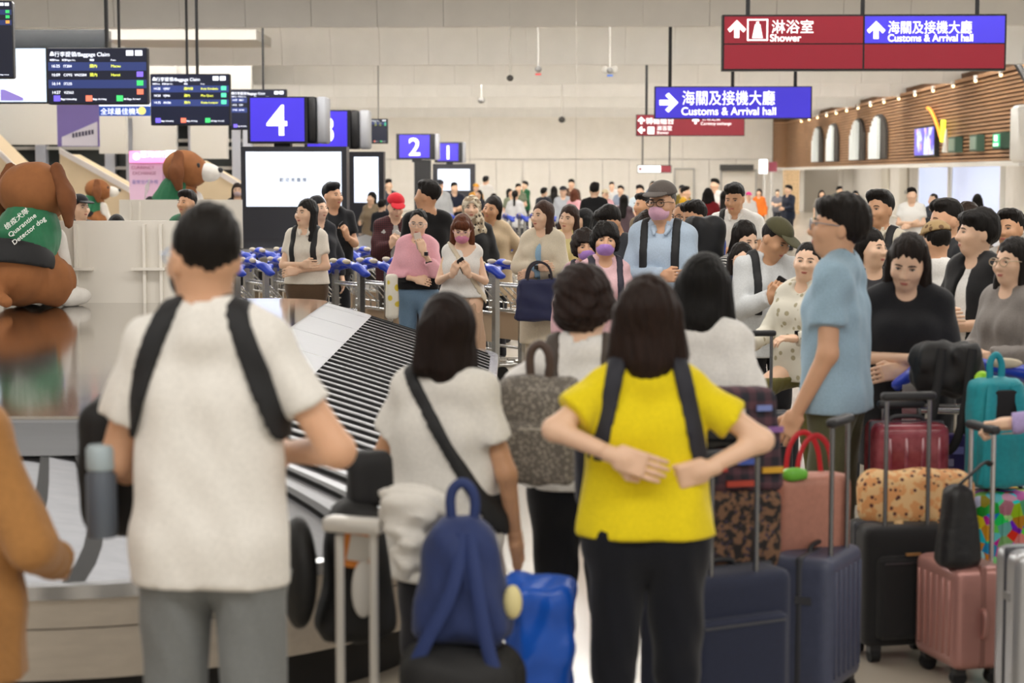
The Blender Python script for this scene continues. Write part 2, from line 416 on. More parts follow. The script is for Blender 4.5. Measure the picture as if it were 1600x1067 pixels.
for k in range(NS):
    z = 2.16+k*(2.16/NS); ribbon(-.05, .05, z, z+.062).build('slat', WOOD, wr)
ribbon(-.12, .3, 2.03, 2.15).build('lintel', WHITE, wr)
ribbon(-.12, .3, 4.33, 4.42).build('cornice', WOOD, wr)
for k in range(15):
    y = 48+k*3.0; r = empty('wall_spotlight', Hf(WX-.16, y, 4.30), -HALL); tag(r, 'small warm spotlight on the top edge of the slatted wood wall', 'spotlight', 'spotlights along the wood wall')
    MB().lathe([(.05, .1), (.06, 0), (.05, -.02)], n=10).build('housing', WHITE, r); MB().sph((0, 0, -.04), .042, 10, 6).build('bulb', glow('#ffd9a0', 6), r)
# arched niches with white curtains in the wood wall
for i, (y0, w_) in enumerate(((82.5, 3.0), (77.6, 3.0), (70.6, 3.2), (65.6, 3.4))):
    r = empty('arched_window', Hf(WX, y0, 0), -HALL)
    tag(r, ['arched niche nearest the far wall with white curtain, in slatted wood wall', 'second arched niche from the far wall, white curtain inside', 'third arched niche from the far wall, white curtain inside', 'arched niche nearest the blue poster, white curtain inside'][i], 'window', 'arched niches in the wood wall')
    arch = [(0, 2.35)]+[(w_/2*(1-math.cos(t*PI/12)), 3.15+.75*math.sin(t*PI/12)) for t in range(13)]+[(w_, 2.35)]
    M = Matrix.Rotation(PI/2, 4, 'Z')
    MB().prism(arch, .07, .16, M).build('reveal', mat('#3a3531', .7), r)
    inner = [(.9+(x-.9)*.8 if x > .9 else .7+x*.3, z-.1 if z > 2.5 else z) for x, z in arch]
    cb = MB(); n = 12
    for k in range(n):
        x0 = w_*.32+(w_*.62)*k/n; x1 = x0+w_*.62/n; zt = 3.1+.72*math.sin(PI*min(1, max(0, (x0+x1)/2/w_)))
        cb.box((x0, .17+.05*(k % 2), 2.36), (x1, .20+.05*(k % 2), zt), M)
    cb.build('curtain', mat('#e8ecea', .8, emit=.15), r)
# poster, lights and signs on the wood wall
def on_wall(y0, y1, z0, z1, name, label, cat, m, t=.12):
    r = empty(name, (0, 0, 0), -HALL); tag(r, label, cat)
    MB().box((WX-.08-t, y0, z0), (WX-.06, y1, z1)).build('case', BLACK if cat == 'screen' else mat('#3c5a4c', .5), r)
    MB().box((WX-.10-t, y0+.1, z0+.05), (WX-.079-t, y1-.1, z1-.05)).build('face', m, r); return r
on_wall(56.4, 59.7, 2.35, 3.25, 'wall_poster', 'lit blue and purple poster screen on slatted wood wall', 'screen', mat('#5b52c8', .4, emit=.9, kind='floral', col2='#b9c3f2', col3='#c79c8e', scale=2.2))
on_wall(53.0, 54.0, 2.42, 2.85, 'wall_box', 'small grey-green box on wood wall, nearer the blue poster', 'box', mat('#8fa697', .5), .18)
on_wall(50.2, 51.1, 2.42, 2.85, 'wall_box', 'small grey-green box on wood wall, nearer the exit sign', 'box', mat('#8fa697', .5), .18)
r = on_wall(47.3, 48.2, 2.45, 2.85, 'exit_sign', 'green lit exit sign on slatted wood wall', 'sign', glow('#2fae74', 1.0), .2)
MB().box((WX-.31, 47.5, 2.52), (WX-.30, 48.0, 2.58)).build('arrow_bar', glow('#eafff4', 1.2), r); MB().box((WX-.31, 47.6, 2.64), (WX-.30, 47.9, 2.78)).build('figure', glow('#eafff4', 1.2), r)
r = empty('neon_feather', (0, 0, 0), -HALL); tag(r, 'curved yellow and orange neon ornament on slatted wood wall', 'neon light')
MB().tube([(WX-.2, 57.6-t*2.2, 3.78-.95*t**1.6) for t in [i/8 for i in range(9)]], .05).build('orange_tube', glow('#e08a1e', 1.5), r, 60)
MB().tube([(WX-.2, 55.1, 3.35), (WX-.2, 55.2, 2.75)], .07).build('yellow_tube', glow('#e6ee3c', 1.8), r, 60)
MB().tube([(WX-.15, 54.9, 3.1), (WX-.15, 55.0, 2.45)], [.02, .1]).build('white_feather', WHITE, r, 60)
# lower right: recessed white wall with lit frosted panes, doors and a wood pier
wl = empty('wall_right_recess', (0, 0, 0), -HALL); tag(wl, kind='structure')
for k in range(24): MB().box((14.0, 50+k*2+.01, 0), (14.2, 52+k*2-.01, 2.7)).build('panel', CREAM, wl)
MB().box((10.7, 50, 2.6), (14.2, 98, 2.75)).build('soffit', CREAM, wl)
for i, (y0, y1) in enumerate(((63.5, 71.6), (72.4, 78.5))):
    r = empty('window_%d' % (i+1), (0, 0, 0), -HALL); tag(r, kind='structure')
    MB().box((13.9, y0, .3), (13.96, y1, 2.25)).build('pane', mat('#b9c6e6', .15, emit=.75), r)
    f = MB(); f.box((13.85, y0-.12, .2), (14, y0, 2.37)); f.box((13.85, y1, .2), (14, y1+.12, 2.37)); f.box((13.85, y0, 2.25), (14, y1, 2.37)); f.build('window_frame', WHITE, r)
for i, y0 in enumerate((81.5, 86.5, 57.5)):
    r = empty('door_%d' % (i+3), (0, 0, 0), -HALL); tag(r, kind='structure')
    MB().box((13.9, y0, 0), (13.98, y0+1.8, 2.1)).build('leaf', mat('#d8d2c4', .5), r); MB().box((13.86, y0+.15, 1.0), (13.9, y0+.25, 1.15)).build('door_handle', STEEL, r)
o = MB().box((9.75, 90.0, 0), (10.4, 91.2, 2.02)).build('wood_pier', mat('#d8b98f', .6, kind='wood', scale=2), hall=True); tag(o, 'pale wood pier under the far end of slatted wall', 'pillar')
o = MB().box((11.0, 93.0, 0), (12.6, 93.3, 2.15)).build('grey_partition', mat('#8f887d', .7), hall=True); tag(o, 'grey-brown partition beside the pale wood pier', 'partition')
o = MB().rbox((10.02, 42.3, 2.1), (11.0, 45.1, 3.4), .15).build('white_box_sign', WHITE, smooth=60, hall=True); tag(o, 'blank white box at the near end of wood wall', 'sign')
for k in range(3):
    o = MB().tube([Hf(10.1+k*.75, 46, 4.9), Hf(10.9+k*.75, 45.4, 3.3)], .09).build('steel_strut', mat('#77736c' if k % 2 else '#2c2b2b', .4)); tag(o, ['dark diagonal strut nearest wood wall end', 'grey diagonal strut in the middle of the three', 'dark diagonal strut at the right frame edge'][k], 'strut')

# left: concourse edge with glazing, hung panels and stair sides
wlft = empty('wall_left', (0, 0, 0)); tag(wlft, kind='structure')
def lp(name, x0, y0, x1, y1, d, t, m, parent):
    a, b = P(x0, y1, d), P(x1, y0, d); return MB().box((a.x, d, a.z), (b.x, d+t, b.z)).build(name, m, parent)
a, b = P(-60, 340, 52), P(392, 40, 52)
MB().box((a.x, 52, 0), (b.x, 52.3, 5.3)).build('glazing', DARKG, wlft)
for x in (62, 170, 203, 268, 300, 368, 385): lp('mullion', x-4, 40, x+5, 372, 51.6, .35, mat('#c9ccd8', .5), wlft)
for y in (231, 262, 219): lp('transom', -60, y-2, 392, y+3, 51.7, .2, GREYP, wlft)
for nm, x0, y0, x1, y1, d in (('panel', -40, 158, 92, 226, 49), ('panel', 155, 178, 196, 240, 49.4), ('panel', 208, 60, 272, 268, 50), ('panel', 298, 190, 354, 248, 49.4), ('panel', 166, 95, 392, 185, 50.6)):
    lp(nm, x0, y0, x1, y1, d, .3, mat('#cfccc6', .6), wlft)
lp('soffit_panel', 160, 46, 400, 62, 40, 2.5, GREYP, wlft)
lp('dark_recess', 15, 46, 165, 76, 36, .5, mat('#1d242b', .2), wlft)
def stair(x0, y0, x1, y1, lab):
    d = 46.0; A, B = P(x0, y0, d), P(x1, y1, d); r = empty('stair_side', (0, 0, 0)); tag(r, lab, 'stairs')
    MB().prism([(A.x, 0.0), (B.x, 0.0), (B.x, B.z), (A.x, A.z)], d, d+2.2).build('stringer', mat('#d9c4a2', .6), r)
    u = Vector((B.x-A.x, 0, B.z-A.z)).normalized()*.0
    MB().prism([(A.x, A.z), (B.x, B.z), (B.x, B.z+.14), (A.x, A.z+.14)], d-.05, d+.1).build('handrail', mat('#e4ddda', .3), r)
stair(-40, 205, 62, 305, 'beige stair side descending behind the big plush dog')
stair(93, 240, 240, 322, 'beige stair side descending left of the pink kiosk')
stair(300, 250, 398, 308, 'beige stair side descending behind the large black screen')
r = empty('purple_poster', (0, 0, 0)); tag(r, 'purple and white hanging poster under the baggage screens', 'poster')
lp('sheet', 90, 160, 154, 229, 44, .06, mat('#8070b4', .6), r)
a, b = P(97, 228, 43.97), P(152, 190, 43.97)
MB().prism([(a.x, a.z), (b.x, a.z), (b.x, b.z), (a.x, b.z-.35)], 43.95, 43.99).build('train_picture', mat('#ded9e6', .6), r)
for k in range(7): lp('window_print', 113+k*5, 208-k*.9, 116+k*5, 215-k*.9, 43.93, .01, mat('#4a4560', .6), r)
r = empty('exchange_kiosk', (0, 0, 0)); tag(r, 'pink currency exchange kiosk banner with lit header', 'kiosk')
lp('banner', 203, 250, 262, 330, 40, .3, mat('#d9b6d0', .6), r); lp('lit_header', 202, 236, 262, 254, 39.9, .5, glow('#f08cc8', 1.0), r); lp('lit_end', 259, 235, 270, 255, 39.8, .6, glow('#e6fbff', 1.3), r)
lp('post', 255, 255, 262, 335, 39.9, .2, mat('#a87c9c', .5), r)
def ptxt(body, px, py, d, hpx, m, parent, **kw):
    q = P(px, py, d); return text(body, hpx*d/F_PX*1.38, m, parent, q, **kw)
ptxt('臺灣銀行', 219, 245, 39.86, 8, glow('#ffffff', 1.4), r); ptxt('CURRENCY', 205, 264, 39.95, 5, mat('#8a3a66', .6), r); ptxt('EXCHANGE', 207, 273, 39.95, 5, mat('#8a3a66', .6), r)
ptxt('臺幣兌換外幣', 206, 287, 39.95, 5, mat('#5a55a0', .6), r)
q = P(213, 244.5, 39.85); MB().lathe([(.07, 0), (.07, .02)], q, 16, 1).build('round_logo', glow('#ffffff', 1.4), r)
q = P(244, 305, 39.9); MB().lathe([(.045, 0), (.045, .02)], q, 12, 1).build('red_dot', mat('#d23a3a', .6), r)

# ================================================================ hanging signs
RED = mat('#8c1028', .35, emit=.22); BLUE = mat('#4237cf', .35, emit=.6); LIT = glow('#ffffff', 1.5)
def arrow(parent, c, s, rot, m=LIT, y=0):
    poly = [(-.14, -.5), (.14, -.5), (.14, .05), (.38, -.19), (.52, -.02), (0, .5), (-.52, -.02), (-.38, -.19), (-.14, .05)]
    cr, sr = math.cos(rot), math.sin(rot)
    return MB().prism([(c[0]+s*(x*cr+z*sr), c[1]+s*(-x*sr+z*cr)) for x, z in poly], y-.012, y).build('arrow', m, parent)
def sign_root(name, label, px, py, d, cat='sign'):
    q = P(px, py, d); r = empty(name, q, -HALL); tag(r, label, cat); return r, d/F_PX
# big sign, top right: origin at the upper left corner, 1 unit k = one photo pixel at that depth
r, k = sign_root('hanging_sign', 'large red and blue hanging sign reading Shower and Customs & Arrival hall', 1129, 23, 27)
W_, H_ = 436*k, 86*k
MB().box((0, 0, -H_), (W_, .22, 0)).build('case', BLACK, r)
def face(r, x0, y0, x1, y1, m, k, nm='face_panel', y=-.012): return MB().box((x0*k, y, -y1*k), (x1*k, y+.02, -y0*k)).build(nm, m, r)
face(r, 3, 3, 216, 44, RED, k); face(r, 3, 46, 216, 83, RED, k); face(r, 219, 3, 433, 44, BLUE, k); face(r, 219, 46, 433, 83, RED, k)
arrow(r, (22*k, -22*k), 27*k, 0, y=-.014); arrow(r, (236*k, -24*k), 27*k, 0, y=-.014)
text('淋浴室', 22*k, LIT, r, (75*k, -.014, -27*k)); text('Shower', 15.5*k, LIT, r, (73*k, -.014, -41*k), bold=.0012)
text('海關及接機大廳', 21*k, LIT, r, (254*k, -.014, -28*k), xs=.88); text('Customs & Arrival hall', 15.5*k, LIT, r, (254*k, -.014, -41.5*k), xs=.92, bold=.0012)
ic = MB(); x0, z0, x1, z1 = 38*k, -40*k, 70*k, -7*k; t = 2*k
for a, b in (((x0, z0), (x1, z0+t)), ((x0, z1-t), (x1, z1)), ((x0, z0), (x0+t, z1)), ((x1-t, z0), (x1, z1))): ic.box((a[0], -.016, a[1]), (b[0], -.01, b[1]))
ic.prism([(46*k, -36*k), (62*k, -36*k), (58*k, -15*k), (50*k, -15*k)], -.016, -.01); ic.box((52*k, -.016, -15*k), (56*k, -.01, -11*k)); ic.build('shower_pictogram', LIT, r)
for x in (40, 217, 393): MB().tube([(x*k, .11, 0), (x*k, .11, 5.31-r.location.z)], .03).build('hanger', BLACK, r)
r, k = sign_root('hanging_sign', 'blue lit hanging sign with right arrow to Customs & Arrival hall', 1023, 135, 33)
MB().box((0, 0, -50*k), (243*k, .2, 0)).build('case', BLACK, r); face(r, 1.5, 1.5, 241, 48.5, BLUE, k)
arrow(r, (22*k, -25*k), 29*k, PI/2, y=-.014)
text('海關及接機大廳', 24*k, LIT, r, (42*k, -.014, -27*k), xs=.86); text('Customs & Arrival hall', 17*k, LIT, r, (41*k, -.014, -44*k), xs=.94, bold=.0014)
for x in (24, 121, 218): MB().tube([(x*k, .1, 0), (x*k, .1, 5.31-r.location.z)], .03).build('hanger', BLACK, r)
r, k = sign_root('hanging_sign', 'dark red hanging sign partly behind the blue arrow sign', 994, 179, 45)
MB().box((0, 0, -33*k), (168*k, .2, 0)).build('case', BLACK, r); face(r, 1, 1, 167, 32, RED, k)
arrow(r, (8*k, -9*k), 11*k, 0, y=-.014); arrow(r, (8*k, -24*k), 11*k, -PI/2, y=-.014); arrow(r, (92*k, -9*k), 11*k, 0, y=-.014)
text('轉機櫃台', 11*k, LIT, r, (15*k, -.014, -14*k)); text('淋浴室', 8*k, LIT, r, (32*k, -.014, -24*k)); text('Shower', 6*k, LIT, r, (32*k, -.014, -30*k))
text('外幣兌換', 7*k, LIT, r, (102*k, -.014, -9*k)); text('Currency exchange', 6*k, LIT, r, (100*k, -.014, -16*k))
bxm = MB().box((18*k, -.014, -30*k), (28*k, -.01, -19*k)).build('pictogram', LIT, r)
for x in (16, 150): MB().tube([(x*k, .1, 0), (x*k, .1, 5.31-r.location.z)], .03).build('hanger', BLACK, r)
r, k = sign_root('hanging_sign', 'small distant white and red sign before the far wall', 996, 258, 85)
MB().box((0, 0, -12*k), (53*k, .2, 0)).build('case', BLACK, r); face(r, 1, 1, 36, 11, LIT, k); face(r, 36, 1, 52, 11, RED, k)
arrow(r, (5*k, -6*k), 8*k, -PI/2, mat('#8a1a2a', .5), -.016)
for x in (8, 50): MB().tube([(x*k, .1, 0), (x*k, .1, 5.31-r.location.z)], .03).build('hanger', BLACK, r)
r, k = sign_root('totem_sign', 'tall lit white pictogram sign and maroon gate sign on poles', 1186, 249, 80)
face(r, 0, 0, 13, 22, LIT, k, 'lit_panel'); face(r, 15, 4, 28, 19, mat('#7c2a3c', .5), k, 'gate_panel')
for x in (9, 20): MB().tube([(x*k, .05, -15*k), (x*k, .05, -r.location.z)], .06).build('pole', GREYP, r)
# baggage carousel number signs and big screens
def number_sign(n, x0, y0, x1, y1, xe, d, label, fs, post=10):
    r, k = sign_root('carousel_number_sign', label, x0, y0, d); w_, h_ = (x1-x0)*k, (y1-y0)*k; e = (xe-x1)*k
    MB().box((-5*k, 0, -h_-3*k), (w_+5*k, .5, 2*k)).build('case', BLACK, r)
    MB().box((0, -.02, -h_), (w_, .0, 0)).build('face_panel', mat('#3d2fc4', .35, emit=.7), r)
    cy = MB(); cy.rbox((w_+2*k, .02, -h_-3*k), (w_+e*.55, .55, 2*k), min(.1, e*.2)); cy.build('dark_side', BLACK, r, 50)
    MB().rbox((w_+e*.55, .05, -h_-3*k), (w_+e, .6, 2*k), min(.08, e*.15)).build('grey_end', mat('#b9bcc4', .4), r, 50)
    text(str(n), fs*k, LIT, r, (w_/2, -.024, -h_/2-fs*k*.36), align='CENTER', bold=.012*fs*k)
    MB().box((w_*.4, .15, -h_-(post+1)*k), (w_*.7, .4, -h_)).build('post', BLACK, r)
    return r
number_sign(4, 391, 153, 475, 220, 508, 28.1, 'blue lit carousel number sign showing 4 over the largest white screen', 66)
number_sign(3, 480, 174, 542, 229, 575, 35.1, 'blue lit carousel sign showing 3, half hidden by the number 4', 55)
number_sign(2, 624, 211, 671, 246, 685, 56.0, 'blue lit carousel sign showing 2 on a black post', 38, 6)
number_sign(1, 684, 224, 716, 251, 726, 63.1, 'small far blue carousel sign showing 1', 29, 6)
def big_screen(x0, y0, x1, y1, bot, d, label, legs=True, foot=0.0):
    r, k = sign_root('display_screen', label, x0, y0, d, 'screen'); w_, h_ = (x1-x0)*k, (y1-y0)*k; b = 8*k
    MB().box((0, 0, -(bot-y0)*k), (w_, .35, 0)).build('case', mat('#23242c', .35), r)
    MB().box((b, -.012, -h_+b), (w_-b, .0, -b)).build('screen', mat('#dfe9fb', .4, emit=.8), r)
    if legs: MB().box((w_*.1, .05, foot-r.location.z), (w_*.9, .3, -(bot-y0)*k)).build('base', mat('#2a2b33', .5), r)
    return r, k
r, k = big_screen(376, 229, 541, 330, 386, 28, 'large black-framed white screen under the number 4', foot=.9)
text('歡 迎 來 臺 灣 !', 7*k, mat('#2a2f40', .5), r, (60*k, -.015, -54*k))
big_screen(545, 237, 599, 324, 368, 35, 'black-framed white screen under the number 3, partly hidden')
big_screen(676, 256, 742, 305, 330, 63, 'far black-framed screen under the number 1')
o = MB().box((P(646, 0, 56).x, 56, 0), (P(672, 0, 56).x, 56.4, P(0, 250, 56).z)).build('black_post', BLACK); tag(o, 'black post under the number 2 sign', 'post')
# flight monitors, top left
DB = mat('#0d1430', .3, emit=.25); ROWB = mat('#2c3c78', .3, emit=.45); TXW = glow('#eef3ff', 1.3); TXY = glow('#e8ee5a', 1.3)
def monitor(x0, y0, x1, y1, d, label, rows, rz=0.0):
    q = P(x0, y0, d); r = empty('flight_monitor', q, rz-HALL); tag(r, label, 'monitor', 'baggage claim flight monitors'); k = d/F_PX; W, H = (x1-x0), (y1-y0)
    MB().rbox((-1.5*k, 0, -(H+2)*k), ((W+1.5)*k, .12, 1.5*k), .02, axis=1).build('case', BLACK, r)
    face(r, 0, 0, W, H, DB, k, 'screen', -.01)
    s = W/153.0
    hd = [('行李提領/Baggage Claim', 10, 12, 8.6, TXW), ('時間Time    班號Flight No.', 3, 19, 3.6, TXW), ('轉盤', 65, 19, 3.6, TXW), ('From', 98, 19, 3.6, TXW)]
    for t, x, y, z, m in hd: text(t, z*s*k, m, r, (x*s*k, -.016, -y*s*k), name='screen_text')
    MB().prism([(3*s*k, -11*s*k), (10*s*k, -11*s*k), (8*s*k, -5*s*k), (5*s*k, -5*s*k)], -.018, -.012).build('case_pictogram', TXW, r)
    for x in (122, 136): face(r, x*s, 3*s, (x+11)*s, 11*s, TXW, k, 'page_box', -.016)
    y = 21
    for i, (tm, fl, gate, frm, ic) in enumerate(rows):
        if i % 2 == 0: face(r, 0, y*s, W, (y+13)*s, ROWB, k, 'row_band', -.013)
        text(tm, 6.2*s*k, TXW, r, (5*s*k, -.018, -(y+8)*s*k), name='screen_text'); text(fl, 5.6*s*k, TXW, r, (24*s*k, -.018, -(y+8)*s*k), name='screen_text')
        if gate: text(gate, 6*s*k, TXY, r, (65*s*k, -.018, -(y+8)*s*k), name='screen_text'); text(frm, 6*s*k, TXY, r, (98*s*k, -.018, -(y+8)*s*k), name='screen_text')
        if ic: face(r, 138*s, (y+1)*s, 148*s, (y+9)*s, glow(ic, 1.1), k, 'status_icon', -.018)
        y += 13.5
    for x, c, t in ((8, '#6a5ae0', 'Bags Unloading'), (58, '#e8735a', 'Bags Arriving'), (106, '#3cc46a', 'All Bags Arrived')):
        face(r, x*s, (H/s-12)*s, (x+10)*s, (H/s-3)*s, glow(c, 1.1), k, 'legend_icon', -.018); text(t, 4*s*k, TXW, r, ((x+11)*s*k, -.018, -(H/s-5)*s*k), name='screen_text')
    MB().box((W*.57*k, .04, 0), (W*.60*k, .10, 5.31-q.z)).build('hanger', BLACK, r)
    return r
monitor(75, 76, 228, 160, 23.5, 'large flight monitor headed Baggage Claim, nearest of the row', [('16:25', 'IT204', '國內', 'Macau', None), ('16:09', 'CI792  VN3584', '國內', 'Hanoi', '#7a62e0'), ('16:14', 'IT235', '', '', '#3cc46a'), ('14:27', 'VZ562', '', '', '#e8735a')])
monitor(236, 117, 357, 193, 29.5, 'second flight monitor in the row, showing three yellow rows', [('14:25', 'VJ967', '國內線', 'Kota Kinabalu', '#4fd0a0'), ('14:33', 'VJ946', '國內', 'Phu Quoc', '#4fd0a0'), ('14:35', 'BR206', '國內', 'Kuala Lumpur', '#4fd0a0')])
monitor(360, 141, 446, 200, 36.5, 'third flight monitor, partly behind the number 4 sign', [('14:20', 'BR67', '', '', None), ('14:31', 'CI27', '', '', None), ('14:40', 'JX760', '', '', None)])
monitor(572, 187, 604, 222, 45, 'far small flight monitor right of the number 3 sign', [('14:20', 'BR67', '國內', 'Osaka', '#4fd0a0'), ('14:31', 'CI27', '國內', 'Tokyo', '#4fd0a0')])
r = monitor(-75, 2, 15, 118, 17.0, 'flight monitor cut by the left frame edge', [('16:25', 'IT204', '', '', '#3cc46a'), ('16:09', 'CI792', '', '', '#3cc46a'), ('16:14', 'IT235', '', '', '#e8a04a')], .12)
r, k = sign_root('advert_screen', 'bright advert screen with pale train picture at left edge', -60, 76, 25.5, 'screen')
face(r, -2, -2, 134, 85, BLACK, k, 'case', .0); face(r, 0, 0, 131, 82, mat('#cfe0f4', .3, emit=.95), k, 'screen', -.012)
MB().prism([(60*k, -60*k), (95*k, -22*k), (128*k, -50*k), (105*k, -80*k)], -.02, -.013).build('picture_train', mat('#f4f8ff', .3, emit=1.0), r); face(r, 60, 63, 95, 80, mat('#8a7ac8', .4, emit=.6), k, 'picture_wagon', -.018)
r, k = sign_root('banner_screen', 'blue banner screen with white characters and yellow emblem', 155, 160, 27, 'screen')
face(r, 0, 0, 80, 6, glow('#eef4ff', 1.1), k, 'white_strip'); face(r, 0, 6, 80, 21, mat('#24489a', .4, emit=.7), k, 'screen'); text('全球最佳機場', 11*k, TXW, r, (2*k, -.016, -18*k)); MB().box((30*k, .02, 0), (33*k, .08, 5.31-r.location.z)).build('hanger', BLACK, r)
MB().lathe([(6*k, 0), (6*k, .01)], (67*k, -.02, -13*k), 20, 1).build('yellow_emblem', glow('#e8d878', 1.0), r)
r, k = sign_root('banner_screen', 'small purple-white ticker banner under the second flight monitor', 241, 181, 31, 'screen')
face(r, 0, 0, 102, 14, mat('#7f7fd6', .4, emit=.8), k, 'screen'); face(r, 72, 2, 101, 14, glow('#dfeaff', 1.1), k, 'white_block', -.016); text('臺灣國際機場 歡迎您', 6.5*k, TXW, r, (3*k, -.018, -10*k)); MB().box((50*k, .02, 0), (53*k, .08, 5.31-r.location.z)).build('hanger', BLACK, r)
# ceiling cameras
for (px, py, d, lab) in ((841, 108, 40, 'small dome camera with red tag hanging from ceiling'), (953, 110, 36, 'white butterfly-shaped camera mount with blue tag on ceiling'), (797, 122, 42, 'dark bullet camera hanging from ceiling bulkhead'), (752, 157, 55, 'tiny far ceiling camera left of the centre'), (878, 187, 62, 'tiny dark camera before the far wall')):
    q = P(px, py, d); r = empty('ceiling_camera', q); tag(r, lab, 'camera'); s = d/F_PX*10
    MB().sph((0, 0, 0), (s*.55, s*.55, s*.5)).build('dome', mat('#8b8a88' if 'dark' not in lab else '#3a3836', .4), r, 60)
    MB().tube([(0, 0, 0), (0, .1, 5.31-q.z)], .02).build('stem', GREYP, r)
    if 'butterfly' in lab:
        for sx in (-1, 1): MB().sph((sx*s*.7, 0, .1*s), (s*.55, s*.2, s*.6)).build('wing', mat('#b5b2ac', .5), r, 60)
    if 'tag' in lab: MB().box((-s*.45, -.03, -s*.95), (s*.45, 0, -s*.65)).build('tag_strip', mat('#c84a4a' if 'red' in lab else '#4a74c8', .5), r)
# ================================================================ baggage carousel
TOPZ, RAILZ, RUN = .9, .5, 1.2
PLATE = mat('#85868a', .36, .85, kind='steel', scale=5, bump=.05); RUB = mat('#0c0c0e', .55)
POLISH = mat('#c9c6c2', .09, 1.0, kind='steel', scale=2, bump=.012); SKIRT = mat('#5c5e62', .36, .35, kind='steel', scale=4, bump=.02)
PANELM = mat('#c9c0b4', .38, .75, kind='steel', scale=4, bump=.02)
class Ring:
    def __init__(s, x0, x1, y0, y1, r, pitch=.2):
        s.r = r; mid = r+.75; ns = lambda l: max(1, round(l/pitch)); s.seg = []
        q = ns(mid*PI/2)
        s.seg = [('l', (x1, y0+r), (x1, y1-r), (1, 0), ns(y1-y0-2*r)), ('c', (x1-r, y1-r), 0, None, q), ('l', (x1-r, y1), (x0+r, y1), (0, 1), ns(x1-x0-2*r)), ('c', (x0+r, y1-r), 90, None, q),
                 ('l', (x0, y1-r), (x0, y0+r), (-1, 0), ns(y1-y0-2*r)), ('c', (x0+r, y0+r), 180, None, q), ('l', (x0+r, y0), (x1-r, y0), (0, -1), ns(x1-x0-2*r)), ('c', (x1-r, y0+r), 270, None, q)]
        s.N = sum(g[4] for g in s.seg)
    def pos(s, t, o):
        t %= s.N
        for kind, a, b, n, m in s.seg:
            if t <= m+1e-9:
                u = t/m
                if kind == 'l': return (a[0]+(b[0]-a[0])*u+n[0]*o, a[1]+(b[1]-a[1])*u+n[1]*o)
                g = math.radians(b+90*u); return (a[0]+(s.r+o)*math.cos(g), a[1]+(s.r+o)*math.sin(g))
            t -= m
def belt_z(o): return TOPZ-.02-(TOPZ-RAILZ)*(o/RUN)
def carousel(x0, x1, y0, y1, label, full=True):
    R = Ring(x0, x1, y0, y1, .4); root = empty('baggage_carousel', ((x0+x1)/2, (y0+y1)/2, 0)); tag(root, label, 'carousel'); ox, oy = root.location.x, root.location.y
    L = lambda p, z: (p[0]-ox, p[1]-oy, z)
    n = R.N
    rim = [R.pos(i*.5, 0) for i in range(2*n)]
    m = len(rim); b = MB(); b.add([L(p, TOPZ) for p in rim]+[L(p, TOPZ-.03) for p in rim], [tuple(range(m))]+[(i, i+m, (i+1) % m+m, (i+1) % m) for i in range(m)])
    b.build('island_top', POLISH, root)
    step = 5
    for i in range(0, n, step):                                    # smooth steel skirt between island and plates
        b = MB(); vs = []
        for j in range(step*2+1):
            t = i+.02+(min(step, n-i)-.04)*j/(step*2)
            for o, dz in ((.0, -.012), (.32, 0.0)): vs.append(L(R.pos(t, o), belt_z(o)+dz+.02))
        b.add(vs, [(2*j, 2*j+1, 2*j+3, 2*j+2) for j in range(step*2)]); b.build('skirt_panel', SKIRT, root, 60)
    if full:
        for i in range(n):                                         # overlapping crescent plates
            vs = []; W = 8
            for a, dz in ((-.02, -.02), (0.0, .018), (.26, .016), (1.12, .0)):
                for j in range(W+1):
                    u = j/W; o = .28+(RUN-.28)*u; t = i+a+.35*(1-(2*u-1)**2)
                    vs.append(L(R.pos(t, o), belt_z(o)+dz))
            b = MB(); w1 = W+1
            for row in range(3):
                b.cur = 1 if row < 2 else 0
                b.add([], []); b.f += [(row*w1+j, row*w1+j+1, (row+1)*w1+j+1, (row+1)*w1+j) for j in range(W)]; b.mi += [b.cur]*W
            b.v = [tuple(v) for v in vs]; b.build('belt_plate', [PLATE, RUB], root, 50)
    def wall(o0, o1, z0, z1, nm, mt, step):
        for i in range(0, n, step):
            b = MB(); vs = []; e = min(step, n-i); q = e*2
            for j in range(q+1):
                t = i+.015+(e-.03)*j/q
                for o, z in ((o0, z0), (o1, z0), (o1, z1), (o0, z1)): vs.append(L(R.pos(t, o), z))
            fs = [(0, 1, 2, 3), (4*q+3, 4*q+2, 4*q+1, 4*q)]
            for j in range(q):
                for c in range(4): fs.append((4*j+c, 4*j+4+c, 4*j+4+(c+1) % 4, 4*j+(c+1) % 4))
            b.add(vs, fs); b.build(nm, mt, root, 40)
    wall(RUN-.01, RUN+.05, RAILZ-.045, RAILZ, 'rail', mat('#cfd0d2', .2, 1.0), n)
    wall(RUN-.02, RUN+.03, .357, RAILZ-.05, 'side_panel', PANELM, 9); wall(RUN-.02, RUN+.03, .185, .352, 'side_panel', PANELM, 9)
    wall(RUN-.2, RUN-.1, 0.0, .3, 'kick_plate', mat('#1b1a1a', .6), n)
    return root
carousel(-5.6, -1.35, 7.35, 14.4, 'big sloped-plate baggage carousel with polished steel island in the foreground')
carousel(-8.6, -2.3, 24.2, 30.5, 'second baggage carousel behind the white partition', False)
o = MB().rbox((-.012, -.09, -.001), (.012, .09, .16), .01, axis=0).build('yellow_bumper', mat('#e8c81e', .5)); o.location = (-.105, 8.3, .29); tag(o, 'small yellow bumper strip on the carousel side panel', 'bumper')
